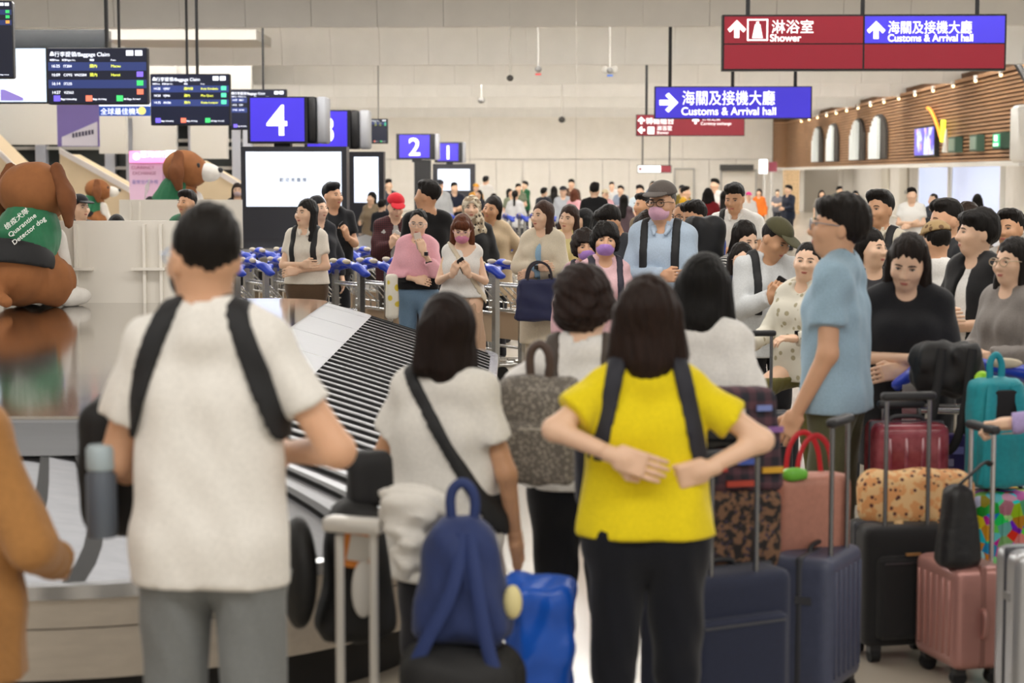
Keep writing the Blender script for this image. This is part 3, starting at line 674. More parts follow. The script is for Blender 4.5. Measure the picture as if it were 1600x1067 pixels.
# white partition boards on the islands
def partition(px0, px1, ytop, d, base, label, ribs):
    a, b = P(px0, ytop, d), P(px1, ytop, d); r = empty('partition_board', (a.x, d, base)); tag(r, label, 'partition'); W, H = b.x-a.x, a.z-base
    MB().box((0, 0, 0), (W, .05, H)).build('board', mat('#e6e1d8', .45), r)
    for x in ribs:
        x = P(x, ytop, d).x-a.x
        MB().box((x, -.05, 0), (x+.02, 0, H*.96)).build('rib', mat('#ece7de', .45), r)
    return r
r = partition(-70, 286, 345, 13.9, TOPZ, 'white partition board standing on the near carousel island', (1, 117, 224, 250))
for px in (-40, 118, 232): 
    q = P(px, 420, 13.85); MB().box((q.x-r.location.x-.12, -.08, q.z-TOPZ-.01), (q.x-r.location.x+.12, 0, q.z-TOPZ+.01)).build('shelf_bracket', mat('#ece7de', .45), r)
partition(186, 378, 312, 26.4, TOPZ, 'white partition board on the second carousel, farther off', (203, 217))
# big plush beagles with green capes
def plush_dog(s, label):
    r = empty('plush_dog'); tag(r, label, 'plush toy', 'plush detector dogs'); BR = mat('#9a6238', .9, kind='plush', scale=5, bump=.2); DK = mat('#7d4b29', .9, kind='plush', scale=6, bump=.2); WH = mat('#ece9e4', .9, kind='plush', col2='#dcd8d2', scale=6, bump=.15)
    body = [ell((-.16, 0, .26), (.27, .24, .25), k=.06), ell((-.02, 0, .47), (.19, .18, .24), k=.1), ell((.02, -.16, .17), (.2, .12, .17), k=.05), ell((.02, .16, .17), (.2, .12, .17), k=.05), seg((-.40, 0, .1), (-.46, -.12, .06), .05, .04, k=.04)]
    blob('body', body, BR, r, .022, .004, 3)
    blob('head', [ell((.03, 0, .79), (.235, .235, .205), k=.05), ell((.16, 0, .74), (.14, .15, .13), k=.08)], BR, r, .02, .003, 4)
    mz = blob('muzzle', [ell((.32, 0, .74), (.13, .12, .10), k=.04), seg((.2, 0, .78), (.3, 0, .76), .07, .08)], WH, r, .02)
    MB().sph((.445, 0, .77), (.035, .045, .03)).build('nose', BLACK, mz, 60)
    for sy in (-1, 1):
        blob('ear', [seg((.04, sy*.19, .93), (.03, sy*.27, .74), .06, .085, ys=.55, k=.05), seg((.03, sy*.27, .74), (.06, sy*.26, .58), .085, .045, ys=.55, k=.05)], DK, r, .018, .004, 6)
        blob('front_leg', [seg((.13, sy*.09, .46), (.26, sy*.1, .08), .085, .065), ell((.32, sy*.1, .05), (.10, .07, .055), k=.05)], WH, r, .018)
        blob('hind_paw', [ell((.23, sy*.19, .06), (.15, .075, .065)), ell((.12, sy*.19, .08), (.1, .08, .08), k=.05)], WH, r, .018)
        MB().sph((.235, sy*.12, .82), (.02, .022, .03)).build('eye', BLACK, r, 60)
    cape = [ell((-.03, 0, .50), (.225, .215, .235), k=.02), ell((-.15, 0, .36), (.24, .235, .2), k=.08), cutp((0, 0, .35), (.45, 0, -1)), cutp((.09, 0, 0), (1, 0, 0)), cutp((-.30, 0, 0), (-1, 0, 0))]
    blob('cape', cape, mat('#1f6e48', .8, kind='fabric', scale=30), r, .016, .003, 8)
    blob('black_belt', [ell((-.19, 0, .30), (.275, .262, .24)), cutp((0, 0, .36), (.35, 0, 1)), cutp((0, 0, .24), (-.2, 0, -1)), cutp((-.02, 0, 0), (1, 0, 0))], mat('#1a1a1c', .8), r, .016)
    r.scale = (s, s, s); return r
dog = plush_dog(1.02, 'giant brown plush beagle with green cape on near carousel island')
q = P(52, 475, 13.45); dog.location = (q.x, 13.45, TOPZ+.005); dog.rotation_euler = (0, 0, math.radians(68))
for t, o_ in (('檢疫犬隊', 0), ('Quarantine', 1), ('Detector dog', 2)):
    a = math.radians(-68); n_ = Vector((math.sin(a), -math.cos(a), 0)); e_ = Vector((math.cos(a), math.sin(a), 0))
    tt = text(t, .05, WHITE, dog, n_*(.36+.02*o_)+e_*(-.08+.03*o_)+Vector((0, 0, .535-.05*o_)), name='cape_lettering'); tt.rotation_euler = (math.radians(68), math.radians(-38), a)
for px, py, d, z, rz, lab in ((284, 345, 27.2, TOPZ, -8, 'plush beagle with white muzzle behind the second partition board'), (150, 330, 37, .75, 10, 'smallest plush beagle, farthest off beside the stairs')):
    c = copy_tree(dog); c['label'] = lab; q = P(px, py, d); c.location = (q.x, d, z); c.rotation_euler = (0, 0, math.radians(rz)); s = 1.28 if d < 30 else 1.0; c.scale = (s, s, s)
o = MB().box((P(120, 0, 36).x, 36.2, 0), (P(182, 0, 36).x, 38, .75)).build('plinth', mat('#d9cfc0', .6)); tag(o, 'low pale plinth under the farthest plush beagle', 'plinth')

# ================================================================ luggage trolleys
def trolley():
    r = empty('luggage_trolley'); BL = mat('#1f3fb8', .32); ST = mat('#c4c4c2', .25, 1.0)
    c_ = [(-.30, .05, .945), (-.22, .0, 1.01), (0, -.03, 1.05), (.22, .0, 1.01), (.30, .05, .945)]
    h = [seg(a, b, .027, ys=1.7, k=.03) for a, b in zip(c_, c_[1:])]+[seg((-.26, .04, .97), (-.18, .10, 1.0), .024, k=.02), seg((.26, .04, .97), (.18, .10, 1.0), .024, k=.02), seg((-.18, .10, 1.0), (.18, .10, 1.0), .022, k=.02)]
    hb = blob('handle', h, BL, r, .016)
    for sx in (-1, 1): MB().sph((sx*.13, -.055, 1.055), (.075, .02, .022)).build('grip_pad', mat('#cbbfa8', .6), hb, 60)
    for sx in (-1, 1):
        MB().box((sx*.25-.03, .0, .16), (sx*.25+.03, .045, .98)).build('upright', ST, r)
        MB().tube([(sx*.25, .02, .16), (sx*.2, .85, .13)], .022).build('side_rail', ST, r, 60)
        for y in (.08,): 
            w_ = MB().lathe([(.02, -.02), (.075, -.02), (.075, .02), (.02, .02)], (sx*.25, y, .075), 14, 0).build('wheel', BLACKM, r, 50)
    MB().lathe([(.02, -.02), (.065, -.02), (.065, .02), (.02, .02)], (0, .82, .065), 14, 0).build('wheel', BLACKM, r, 50)
    for z in (.30, .62, .84): MB().tube([(-.25, .03, z), (.25, .03, z)], .014).build('cross_bar', ST, r, 60)
    bk = MB()
    for x in (-.18, -.06, .06, .18): bk.tube([(x, .05, .86), (x, .22, .70), (x, .22, .64)], .007, 6)
    for p in ((.05, .86), (.22, .70), (.22, .64)): bk.tube([(-.22, p[0], p[1]), (.22, p[0], p[1])], .008, 6)
    bk.build('wire_basket', ST, r, 60)
    dk = MB()
    for x in (-.12, 0, .12): dk.tube([(x, .03, .18), (x*.8, .84, .14)], .014, 6)
    for y in (.1, .45, .84): dk.tube([(-.22, y, .165), (.22, y, .165)], .016, 6)
    dk.build('deck', ST, r, 60)
    MB().box((-.2, .05, .36), (.2, .06, .60)).build('advert_board', mat('#bca58a', .6), r)
    return r
troll0 = trolley(); used_t = [False]
def put_trolley(x, y, yaw, label, group):
    t = troll0 if not used_t[0] else copy_tree(troll0); used_t[0] = True
    t.location = (x, y, 0); t.rotation_euler = (0, 0, math.radians(yaw)); tag(t, label, 'trolley', group); return t
ORD = ('first', 'second', 'third', 'fourth', 'fifth', 'sixth')
for px, d, n, sx, yaw, lab in ((352, 17.3, 4, .24, -62, 'left of the crossed-arms woman'), (372, 19.6, 4, .26, -60, 'behind the crossed-arms woman'), (540, 17.2, 3, .25, -58, 'left of the woman in pink'), (536, 19.9, 3, .25, -60, 'behind the black polo man'),
                              (748, 16.9, 2, .22, -58, 'beside the woman in a trench coat'), (762, 21.0, 2, .25, -60, 'behind the smiling woman')):
    for k in range(n):
        q = P(px, 430, d); u_ = math.radians(yaw); put_trolley(q.x-math.sin(u_)*.27*k, d+math.cos(u_)*.27*k, yaw, '%s trolley from the left in the row %s' % (ORD[k], lab), 'nested luggage trolleys')
for k in range(11):
    q = P(640, 335, 36.5); u_ = math.radians(-78); put_trolley(q.x-math.sin(u_)*.27*k, 36.5+math.cos(u_)*.27*k, -78, 'blue-handled trolley in the far nested row before the crowd', 'far nested luggage trolleys')
# ================================================================ people: one continuous body mesh each; hair, clothes and worn things are its parts
SKIN = {'l': '#ebc3a6', 'm': '#dcab89', 't': '#cd9c78', 'd': '#b07c58'}
def skin_mat(t): return mat(SKIN[t], .5, kind='skin', scale=8)
def hair_mat(c): return mat(c, .55, kind='hair', scale=9, bump=.6, spec=.22)
NECK = Vector((0, .012, 1.47))
def head_matrix(yaw, pitch, roll, off=(0, 0, 0)):
    R = Matrix.Rotation(math.radians(yaw), 4, 'Z') @ Matrix.Rotation(math.radians(pitch), 4, 'X') @ Matrix.Rotation(math.radians(roll), 4, 'Y')
    return Matrix.Translation(Vector(off)) @ Matrix.Translation(NECK) @ R @ Matrix.Translation(-NECK)
def torso(fem, wide=1.0, lean=0.0):
    sx = (.122 if fem else .146)*wide; T = []
    T += [seg((-sx*.62, .012, 1.375), (sx*.62, .012, 1.375), .062, ys=.85, k=.05), seg((-sx*.5, 0, 1.27), (sx*.5, 0, 1.27), .108*wide, ys=.86, k=.06), seg((-.055*wide, 0, 1.10), (.055*wide, 0, 1.10), (.090 if fem else .104)*wide, ys=.84, k=.08),
          seg((-.075*wide, .012, .93), (.075*wide, .012, .93), (.108 if fem else .100)*wide, ys=.92, k=.08), seg((0, .015, 1.40), (0, .012, 1.50), .058, .050, k=.05)]
    for s in (-1, 1): T.append(seg((s*.045, .02, 1.435), (s*sx, .012, 1.385), .040, .054, k=.05))
    if fem:
        for s in (-1, 1): T.append(ell((s*.066, -.075, 1.255), (.06, .05, .058), k=.04))
    return T
def head_prims(M):
    H = [ell((0, .012, 1.603), (.0755, .094, .098), M=M, k=.03), ell((0, -.028, 1.545), (.058, .066, .072), M=M, k=.05), ell((0, -.055, 1.497), (.026, .024, .020), M=M, k=.035),
         seg((0, -.092, 1.592), (0, -.108, 1.560), .0085, .0125, M=M, k=.018), ell((0, -.100, 1.556), (.0185, .012, .0095), M=M, k=.012)]
    for s in (-1, 1):
        H += [ell((s*.0755, .012, 1.572), (.010, .019, .030), M=M, k=.01), ell((s*.040, -.066, 1.560), (.024, .022, .022), M=M, k=.03), ell((s*.032, -.099, 1.592), (.018, .013, .010), op='sub', k=.012, M=M)]
    H += [ell((0, -.088, 1.527), (.024, .011, .0065), M=M, k=.008), ell((0, -.086, 1.517), (.020, .011, .006), M=M, k=.008)]
    return H
def hand_prims(M, curl, sgn):
    """hand along +z of its frame, palm facing -y, thumb on the sgn*x side"""
    H = [rbx((0, 0, .045), (.030, .006, .036), .009, M=M, k=.012), seg((0, 0, -.03), (0, 0, .02), .026, .025, M=M, k=.02)]
    for i, (x, l) in enumerate(((-.031, .060), (-.0105, .072), (.0105, .078), (.031, .068))):
        x *= -sgn; p = v3(x, 0, .084); a = 0.0; rr = .0088
        for j, f in enumerate((.45, .32, .23)):
            a += math.radians(curl*(.9 if j == 0 else 1.15)); q = p+v3(0, -math.sin(a), math.cos(a))*l*f*1.05
            H.append(seg(p, q, rr, rr*.9, M=M, k=.004)); p = q; rr *= .92
    t0, t1, t2 = v3(sgn*.026, -.006, .018), v3(sgn*.050, -.018, .050), v3(sgn*.048, -.032, .080)
    H += [seg(t0, t1, .0125, .0105, M=M, k=.010), seg(t1, t2, .0102, .0085, M=M, k=.004)]
    return H
ARMS = {  # elbow, wrist, palm normal, finger curl, hand direction (None = along the forearm); x is the outward side
    'down': ((.225, .02, 1.115), (.235, -.045, .875), (-1, .1, 0), 18, None),
    'back': ((.25, .10, 1.12), (.10, .16, 1.0), (0, -1, 0), 25, None),
    'cross_a': ((.205, -.06, 1.125), (-.05, -.215, 1.140), (0, 1, 0), 22, None),
    'cross_b': ((.205, -.055, 1.115), (-.03, -.185, 1.080), (0, 1, -.2), 30, None),
    'phone': ((.205, -.06, 1.12), (.065, -.255, 1.20), (-.6, .5, .4), 42, (-.3, -.35, .7)),
    'phone_up': ((.20, -.12, 1.13), (.10, -.26, 1.34), (-.5, .6, 0), 42, (-.25, 0, 1)),
    'hip': ((.33, .06, 1.15), (.17, .03, 1.02), (-.6, 0, -.5), 30, (-.7, -.5, -.3)),
    'hold': ((.22, -.06, 1.12), (.16, -.30, 1.04), (0, -.3, -1), 50, None),
    'fwd': ((.22, -.04, 1.12), (.12, -.24, 1.10), (-.6, .4, 0), 35, None)}
def arm(spec, side):
    if isinstance(spec, str): spec = ARMS[spec]
    E, W, n, c, hd = spec; f = lambda v: None if v is None else v3(v[0]*side, v[1], v[2])
    return f(E), f(W), f(n), c, f(hd)
def hand_matrix(E, W, n, hd):
    z = (W-E) if hd is None else hd; z = z/np.linalg.norm(z); n = n-z*(n @ z); n = n/np.linalg.norm(n)      # palm normal = -y
    y = -n; x = np.cross(y, z)
    return Matrix(((x[0], y[0], z[0], W[0]), (x[1], y[1], z[1], W[1]), (x[2], y[2], z[2], W[2]), (0, 0, 0, 1)))
LEGS_STAND = {s: ((s*.088, .01, .90), (s*.098, -.005, .49), (s*.105, .03, .085)) for s in (-1, 1)}
def noise_hair(D, ax, amp, seed): return wrinkle(D, ax, amp, seed, 60.0) if amp else D
def hair_prims(style, M):
    E = lambda c, r, k=.02, op='add': ell(c, r, k=k, op=op, M=M)
    S = lambda a, b, ra, rb, ys=1.0, k=.03: seg(a, b, ra, rb, ys=ys, k=k, M=M)
    C = lambda p, n: cutp(p, n, M=M)
    face = E((0, -.115, 1.560), (.064, .075, .088), .008, 'sub')
    # the shells sink into the skull at the hairline, so no rim stands off the forehead
    if style == 'short': return [E((0, .028, 1.626), (.0805, .099, .097)), E((0, -.030, 1.690), (.062, .050, .032), .03), E((-.045, -.02, 1.675), (.034, .05, .034), .03)]
    if style == 'crop': return [E((0, .027, 1.621), (.0785, .0965, .0925))]
    if style == 'fringe': return [E((0, .026, 1.626), (.0845, .102, .099)), E((-.02, -.056, 1.668), (.060, .036, .034), .03), E((.035, -.050, 1.668), (.042, .036, .030), .03), E((0, .055, 1.58), (.074, .062, .055), .04)]
    top = E((0, .028, 1.624), (.087, .103, .101))
    face = E((0, -.115, 1.548), (.062, .078, .082), .010, 'sub')
    if style == 'bob': return [top, S((-.072, .02, 1.60), (-.086, .01, 1.475), .036, .040), S((.072, .02, 1.60), (.086, .01, 1.475), .036, .040), S((0, .05, 1.60), (0, .055, 1.475), .082, .082, .75), face]
    if style == 'bobfringe': return [top, S((-.070, .015, 1.60), (-.080, -.01, 1.455), .036, .036), S((.070, .015, 1.60), (.080, -.01, 1.455), .036, .036), S((0, .05, 1.60), (0, .055, 1.46), .078, .074, .75), E((0, -.062, 1.650), (.070, .036, .042), .03), E((0, -.125, 1.528), (.058, .078, .080), .008, 'sub')]
    if style == 'long': return [top, S((-.072, .02, 1.60), (-.095, -.02, 1.32), .034, .034), S((.072, .02, 1.60), (.095, -.02, 1.32), .034, .034), S((0, .05, 1.60), (0, .085, 1.28), .078, .085, .62), face]
    if style == 'longback': return [top, S((0, .05, 1.60), (0, .095, 1.25), .080, .082, .62), S((-.065, .03, 1.6), (-.078, .04, 1.40), .032, .03), S((.065, .03, 1.6), (.078, .04, 1.40), .032, .03), face]
    if style == 'curly': return [E((0, .025, 1.622), (.100, .118, .106)), E((0, .05, 1.55), (.092, .085, .07), .04), E((-.08, .0, 1.585), (.03, .05, .055), .03), E((.08, .0, 1.585), (.03, .05, .055), .03), face]
    if style in ('bun', 'tied', 'pony'):
        b = [E((0, .027, 1.621), (.0795, .0985, .0935))]
        if style == 'bun': b.insert(1, E((0, .10, 1.66), (.045, .042, .042), .015))
        if style == 'pony': b.insert(1, S((0, .10, 1.62), (0, .13, 1.36), .035, .025))
        return b
    if style == 'bald': return None
# shared small face parts
def eye_mesh():
    b = MB(); b.sph((0, 0, 0), (.0130, .0070, .0046), 10, 6); b.cur = 1; b.sph((0, -.0036, .0003), (.0056, .0042, .0046), 8, 6); b.sph((0, -.0022, .0043), (.0142, .0062, .0016), 10, 6)
    me = b.mesh('eye', 60); me.materials.append(mat('#c9beb4', .35)); me.materials.append(mat('#1a100b', .25)); return me
EYE = eye_mesh()
BROW = MB().tube([(-.020, .003, -.003), (-.006, -.003, .002), (.010, -.002, .001), (.020, .006, -.005)], [.002, .0035, .0035, .0015], 6).mesh('eyebrow', 60)
LIPS = MB().sph((0, 0, .0028), (.0215, .008, .0046), 10, 6).sph((0, .001, -.0035), (.0185, .0085, .0050), 10, 6).mesh('lips', 60)
def glasses_mesh():
    b = MB()
    for s in (-1, 1):
        b.tube([(s*.034+.026*math.cos(t*PI/8), -.004*abs(math.cos(t*PI/8)), .021*math.sin(t*PI/8)) for t in range(17)], .0024, 6, False)
        b.tube([(s*.060, 0, .006), (s*.078, .03, .008), (s*.081, .11, .0)], .0022, 6)
    b.tube([(-.009, -.003, .006), (.009, -.003, .006)], .0024, 6); return b.mesh('glasses', 60)
GLASS = glasses_mesh()
SHOE = None
def shoe_mesh():
    pr = [seg((0, .035, .045), (0, -.10, .035), .042, .040, k=.03), seg((0, .04, .06), (0, .03, .10), .04, .042, k=.03), seg((0, -.10, .03), (0, -.165, .028), .042, .03, k=.03), cutp((0, 0, .004), (0, 0, -1))]
    lo, hi = auto_bounds(pr); D, lo, ax = field(pr, lo, hi, .012); V, Q = surfnet(D, lo, .012); return np_mesh('shoe', V, Q)
SHOE = shoe_mesh()
PERSONS = {}
def place_local(o, M, p, rot=(0, 0, 0), s=1.0):
    o.matrix_local = M @ Matrix.Translation(Vector(p)) @ Matrix.Rotation(rot[2], 4, 'Z') @ Matrix.Rotation(rot[0], 4, 'X') @ Matrix.Diagonal((s, s, s, 1))
def person(key, label, px, ytop, d, yaw, fem=0, skin='l', hair='short', hc='#17120f', top='#ffffff', sleeve='tee', hem=.90, loose=.016, bottom='#23242a', legs='trousers', arms=('down', 'down'), head=(0, 0, 0), wide=1.0,
           mask=None, glasses=None, cap=None, straps=(), strapc='#1a1b1e', inner=None, openw=(.05, .07), collar=None, eyes=True, h=None, z0=0.0, topm=None, botm=None, group=None, shoes='#2b2b2d', legj=None, res=None, neckr=.066, skip_legs=False, hat=None, hijab=None, extra=None, head_off=(0, 0, 0), x_off=0.0, under=None):
    loose *= .62; loc = P(px, ytop, d); hgt = h if h else loc.z-z0+.0
    hgt -= .015 if hair not in ('bald',) and not cap else .02                         # hair or cap stands a little over the skull
    k = hgt/1.70; root = empty('person', (loc.x+x_off, d, z0), math.radians(yaw)); tag(root, label, 'person', group)
    rs = (res or min(.03, max(.0105, d*.00105)))/k; rh = min(.012, max(.0050, d*.00048))/k; rn = min(.010, max(.0046, d*.00045))/k
    M = head_matrix(*head, off=head_off); T = torso(fem, wide); sm = skin_mat(skin)
    ar = [arm(arms[0], -1), arm(arms[1], 1)]; sx = (.128 if fem else .152)*wide
    LJ = legj or LEGS_STAND
    limbs = []; sh = {}
    for (E, W, n, c, hd), s in zip(ar, (-1, 1)):
        S = v3(s*sx, .012, 1.375); sh[s] = S
        limbs += [seg(S, E, .045 if not fem else .039, .040 if not fem else .035, k=.022), seg(E, W, .040 if not fem else .034, .026 if not fem else .023, k=.02)]
    lg = []
    for s in (-1, 1):
        A, B, C = LJ[s]; lg += [seg(A, B, .085, .056, k=.05), seg(B, C, .056, .036, k=.03)]
    V_all, Q_all, off = [], [], 0
    def grid(prims, lo, hi, r, fn=None):
        nonlocal off
        D, lo, ax = field(prims, lo, hi, r)
        V, Q = surfnet(D, lo, r); V_all.append(V); Q_all.append(Q+off); off += len(V)
    hp = head_prims(M)
    allp = T+limbs+([] if skip_legs else lg)
    lo, hi = auto_bounds(allp, .02); hi[2] = 1.462; lo[2] = max(lo[2], .03)
    grid(allp+hp[:3], lo, hi, rs)
    lo, hi = auto_bounds(hp, .025); lo[2] = 1.452
    grid(T+hp, lo, hi, rh)
    for (E, W, n, c, hd), s in zip(ar, (-1, 1)):
        HM = hand_matrix(E, W, n, hd)
        hpz = hand_prims(HM, c, -s); lo, hi = auto_bounds(hpz, .012); grid(hpz, lo, hi, rn)
    V = np.concatenate(V_all)*k; Q = np.concatenate(Q_all)
    link_mesh('body', np_mesh('body', V, Q), sm, root)
    def cloth(name, prims, m, r=None, infl=0.0, amp=.0025, seed=1, f=22.0, post=None, zf=.55):
        V, Q = sculpt(prims, r or rs, infl, amp, seed, f, zf)
        if len(Q) == 0: return None
        return link_mesh(name, np_mesh(name, V*k, Q), m, root)
    seed = abs(hash(key)) % 997 if False else sum(map(ord, key)) % 997
    # ---- clothes
    def sleeves(upto, infl, bell=0.0):
        out = []
        for (E, W, n, c, hd), s in zip(ar, (-1, 1)):
            S = sh[s]; a = seg(S, E, .046+infl, .040+infl+bell*(1 if upto <= 1 else .4), k=.024); u = (E-S)/np.linalg.norm(E-S)
            if upto < 1: a['cut'] = (S+(E-S)*upto, u); out.append(a); continue
            out.append(a); b = seg(E, W, .040+infl, .030+infl+bell, k=.010); v = (W-E)/np.linalg.norm(W-E); b['cut'] = (E+(W-E)*(upto-1), v); out.append(b)
        return out
    up = {'tee': .62, 'short': .5, 'half': .8, 'long': 1.95, 'threequarter': 1.6, 'none': 0.0}[sleeve]
    tm = topm or fab(top)
    bodyp = [dict(p) for p in T if not (p['t'] == 'seg' and p['b'][2] > 1.45)]
    hemw = (.118 if fem else .112)*wide+loose*.6
    def top_prims(infl, hem_):
        pr = []
        for p in bodyp:
            q = dict(p)
            if p['t'] == 'seg': q['ra'] = p['ra']+infl; q['rb'] = p['rb']+infl
            else: q['r'] = p['r']+infl
            pr.append(q)
        pr.append(seg((-.062*wide, .004, 1.22), (-.07*wide, .008, hem_-.03), .098*wide+infl, hemw+infl*.8, ys=.93, k=.06)); pr.append(seg((.062*wide, .004, 1.22), (.07*wide, .008, hem_-.03), .098*wide+infl, hemw+infl*.8, ys=.93, k=.06))
        pr.append(seg((0, .020, 1.40), (0, .016, 1.446), .075, .064, k=.03))
        if up > 0: pr += sleeves(up, infl*.9+.004, .012 if sleeve in ('tee', 'half') else 0)
        pr += [cutp((0, 0, hem_), (0, 0, -1)), seg((0, .016, 1.455), (0, -.004, 1.62), neckr-.011, .075, op='sub', k=.006), ell((0, -.070, 1.435), (neckr*.85, .055, neckr*.62), op='sub', k=.012)]
        return pr
    TP = top_prims(loose, hem)
    if inner:
        cloth('undershirt', top_prims(.006, hem+.02)[:], fab(inner), amp=.001, seed=seed)
        TP.append(dict(t='seg', a=v3(0, -.25, 1.46), b=v3(0, -.25, hem-.1), ra=openw[0], rb=openw[1], ys=4.0, k=.006, op='sub', M=None))
    if under: cloth('undershirt', top_prims(.004, under[1])[:-2]+[cutp((0, 0, under[1]), (0, 0, -1)), cutp((0, 0, 1.25), (0, 0, 1))], fab(under[0]), amp=.001, seed=seed)
    cloth('top', TP, tm, amp=.0050, seed=seed, f=17)
    if collar:
        cl = [seg((0, .018, 1.425), (0, .010, 1.462), .076, .066, k=.01), seg((-.052, -.045, 1.430), (-.034, -.088, 1.392), .020, .012, k=.012), seg((.052, -.045, 1.430), (.034, -.088, 1.392), .020, .012, k=.012), seg((0, .014, 1.38), (0, .004, 1.6), .057, .062, op='sub', k=.006), ell((0, -.085, 1.435), (.016, .06, .050), op='sub', k=.008)]
        cloth('collar', cl, fab(collar), r=min(rs, .012), amp=0)
    if legs == 'trousers' and not skip_legs:
        lp_ = [dict(p, k=.018, ra=p['ra']+.006, rb=p['rb']+(.022 if i % 2 else .018)) for i, p in enumerate(lg)]+[dict(bodyp[3], ra=bodyp[3]['ra']+.008, rb=bodyp[3]['rb']+.008), cutp((0, 0, min(1.03, (under[1] if under else hem)+.035)), (0, 0, 1)), cutp((0, 0, .07), (0, 0, -1))]
        cloth('trousers', lp_, botm or fab(bottom), amp=.003, seed=seed+3)
    elif legs in ('skirt', 'dress'):
        b0 = .10*wide
        cloth('skirt', [seg((-.05, .01, 1.02), (-.09, .01, .32), b0+.008, .14, ys=.9, k=.06), seg((.05, .01, 1.02), (.09, .01, .32), b0+.008, .14, ys=.9, k=.06), cutp((0, 0, .28), (0, 0, -1)), cutp((0, 0, 1.06), (0, 0, 1))], botm or fab(bottom), amp=.006, seed=seed+3, f=30)
    if not skip_legs:
        for s in (-1, 1):
            o = link_mesh('shoe', SHOE, None, root); A = LJ[s][2]; o.location = (A[0]*k, (A[1]-.01)*k, max(0, (A[2]-.085)*k)); o.scale = (k, k, k); o.rotation_euler = (0, 0, s*.12)
            if len(o.material_slots) == 0: SHOE.materials.append(fab('#2b2b2d'))
            o.material_slots[0].link = 'OBJECT'; o.material_slots[0].material = fab(shoes)
    # ---- straps that follow the clothes
    for i, st in enumerate(straps):
        kind = st if isinstance(st, str) else st[0]; pr = [dict(p) for p in top_prims(loose+.011, max(hem, .98)) if p['op'] == 'add' and not ('cut' in p)]
        if kind in ('pair', 'left', 'right'):
            for s in ((-1, 1) if kind == 'pair' else ((1,) if kind == 'left' else (-1,))):
                x = s*.100*wide; tl = .0 if isinstance(st, str) else st[1]; n1 = v3(1, 0, tl*s); n1 = n1/np.linalg.norm(n1); zlow = 1.08 if tl == 0 else 1.16
                cloth('shoulder_strap', pr+[cutp(v3(x, 0, 1.43)-n1*.027, -n1), cutp(v3(x, 0, 1.43)+n1*.027, n1), cutp((0, 0, zlow), (0, 0, -1))], mat(strapc, .7), amp=0) if True else cloth('shoulder_strap', pr+[cutp((x-.027, 0, 0), (-1, 0, 0)), cutp((x+.027, 0, 0), (1, 0, 0)), cutp((0, 0, 1.08), (0, 0, -1))], mat(strapc, .7), amp=0)
        else:                                                        # cross-body strap: from one shoulder to the other hip
            s = 1 if kind == 'cross_l' else -1; n_ = v3(.80*s, 0, -.60); n_ = n_/np.linalg.norm(n_); c0 = v3(s*.075, 0, 1.40)
            nn = v3(s*.84, 0, -.54); nn = nn/np.linalg.norm(nn)
            cloth('cross_strap', pr+[cutp(c0+nn*.022, nn), cutp(c0-nn*.022, -nn)], mat(strapc, .7), amp=0)
    # ---- hair, headwear, face
    hm = hair_mat(hc); hpz = hair_prims(hair, M) if not hijab else None
    if hpz:
        if cap: hpz = hpz+[cutp((0, 0, 1.655), (0, 0, 1), M=M)]
        cloth('hair', hpz, hm, r=rh*1.05, amp=.0020 if hair != 'curly' else .0055, seed=seed+5, f=85 if hair != 'curly' else 55, zf=.12 if hair != 'curly' else 1.0)
    if hijab:
        cloth('headscarf', [ell((0, .018, 1.607), (.095, .113, .112), M=M), ell((0, .0, 1.50), (.085, .09, .08), k=.04, M=M), seg((0, 0, 1.43), (0, 0, 1.38), .13, .165, ys=.75, k=.05), ell((0, -.125, 1.575), (.055, .08, .078), op='sub', k=.01, M=M)], hijab, r=rh*1.3, amp=.003, seed=3, f=40)
    if cap:
        cm = cap if not isinstance(cap, str) else fab(cap)
        cloth('cap_crown', [ell((0, .014, 1.640), (.094, .112, .092), M=M), cutp((0, 0, 1.645), (0, .10, -1), M=M)], cm, r=rh*1.2, amp=0)
        cloth('cap_brim', [ell((0, -.115, 1.650), (.078, .085, .010), M=M @ Matrix.Translation((0, -.1, 1.65)) @ Matrix.Rotation(math.radians(10), 4, 'X') @ Matrix.Translation((0, .1, -1.65)))], cm, r=rh*.9, amp=0)
    S3 = Matrix.Diagonal((k, k, k, 1))
    if eyes:
        for s in (-1, 1):
            o = link_mesh('eye', EYE, None, root); o.matrix_local = S3 @ M @ Matrix.Translation((s*.032, -.0835, 1.5905)) @ Matrix.Rotation(s*.22, 4, 'Z')
            o = link_mesh('eyebrow', BROW, None, root); o.matrix_local = S3 @ M @ Matrix.Translation((s*.033, -.0900, 1.612)) @ Matrix.Rotation(s*.25, 4, 'Z') @ Matrix.Diagonal((s, 1, 1, 1))
            if not len(BROW.materials): BROW.materials.append(mat('#2a1d16', .7))
        if not mask:
            o = link_mesh('lips', LIPS, None, root); o.matrix_local = S3 @ M @ Matrix.Translation((0, -.0935, 1.5225))
            if not len(LIPS.materials): LIPS.materials.append(mat('#b5685c', .45))
    if mask:
        cloth('face_mask', [ell((0, -.040, 1.535), (.066, .078, .062), M=M), ell((0, -.09, 1.55), (.022, .034, .03), k=.03, M=M), cutp((0, -.1, 1.567), (0, .25, 1), M=M), cutp((0, -.028, 1.5), (0, 1, 0), M=M)], fab(mask, .1), r=rh, amp=.0006)
        for s in (-1, 1): MB().tube([M @ Vector((s*.062, -.03, 1.545)), M @ Vector((s*.079, .0, 1.575)), M @ Vector((s*.082, .028, 1.575))], .0016, 5).build('mask_loop', fab(mask, .1), root, 60).matrix_local = S3
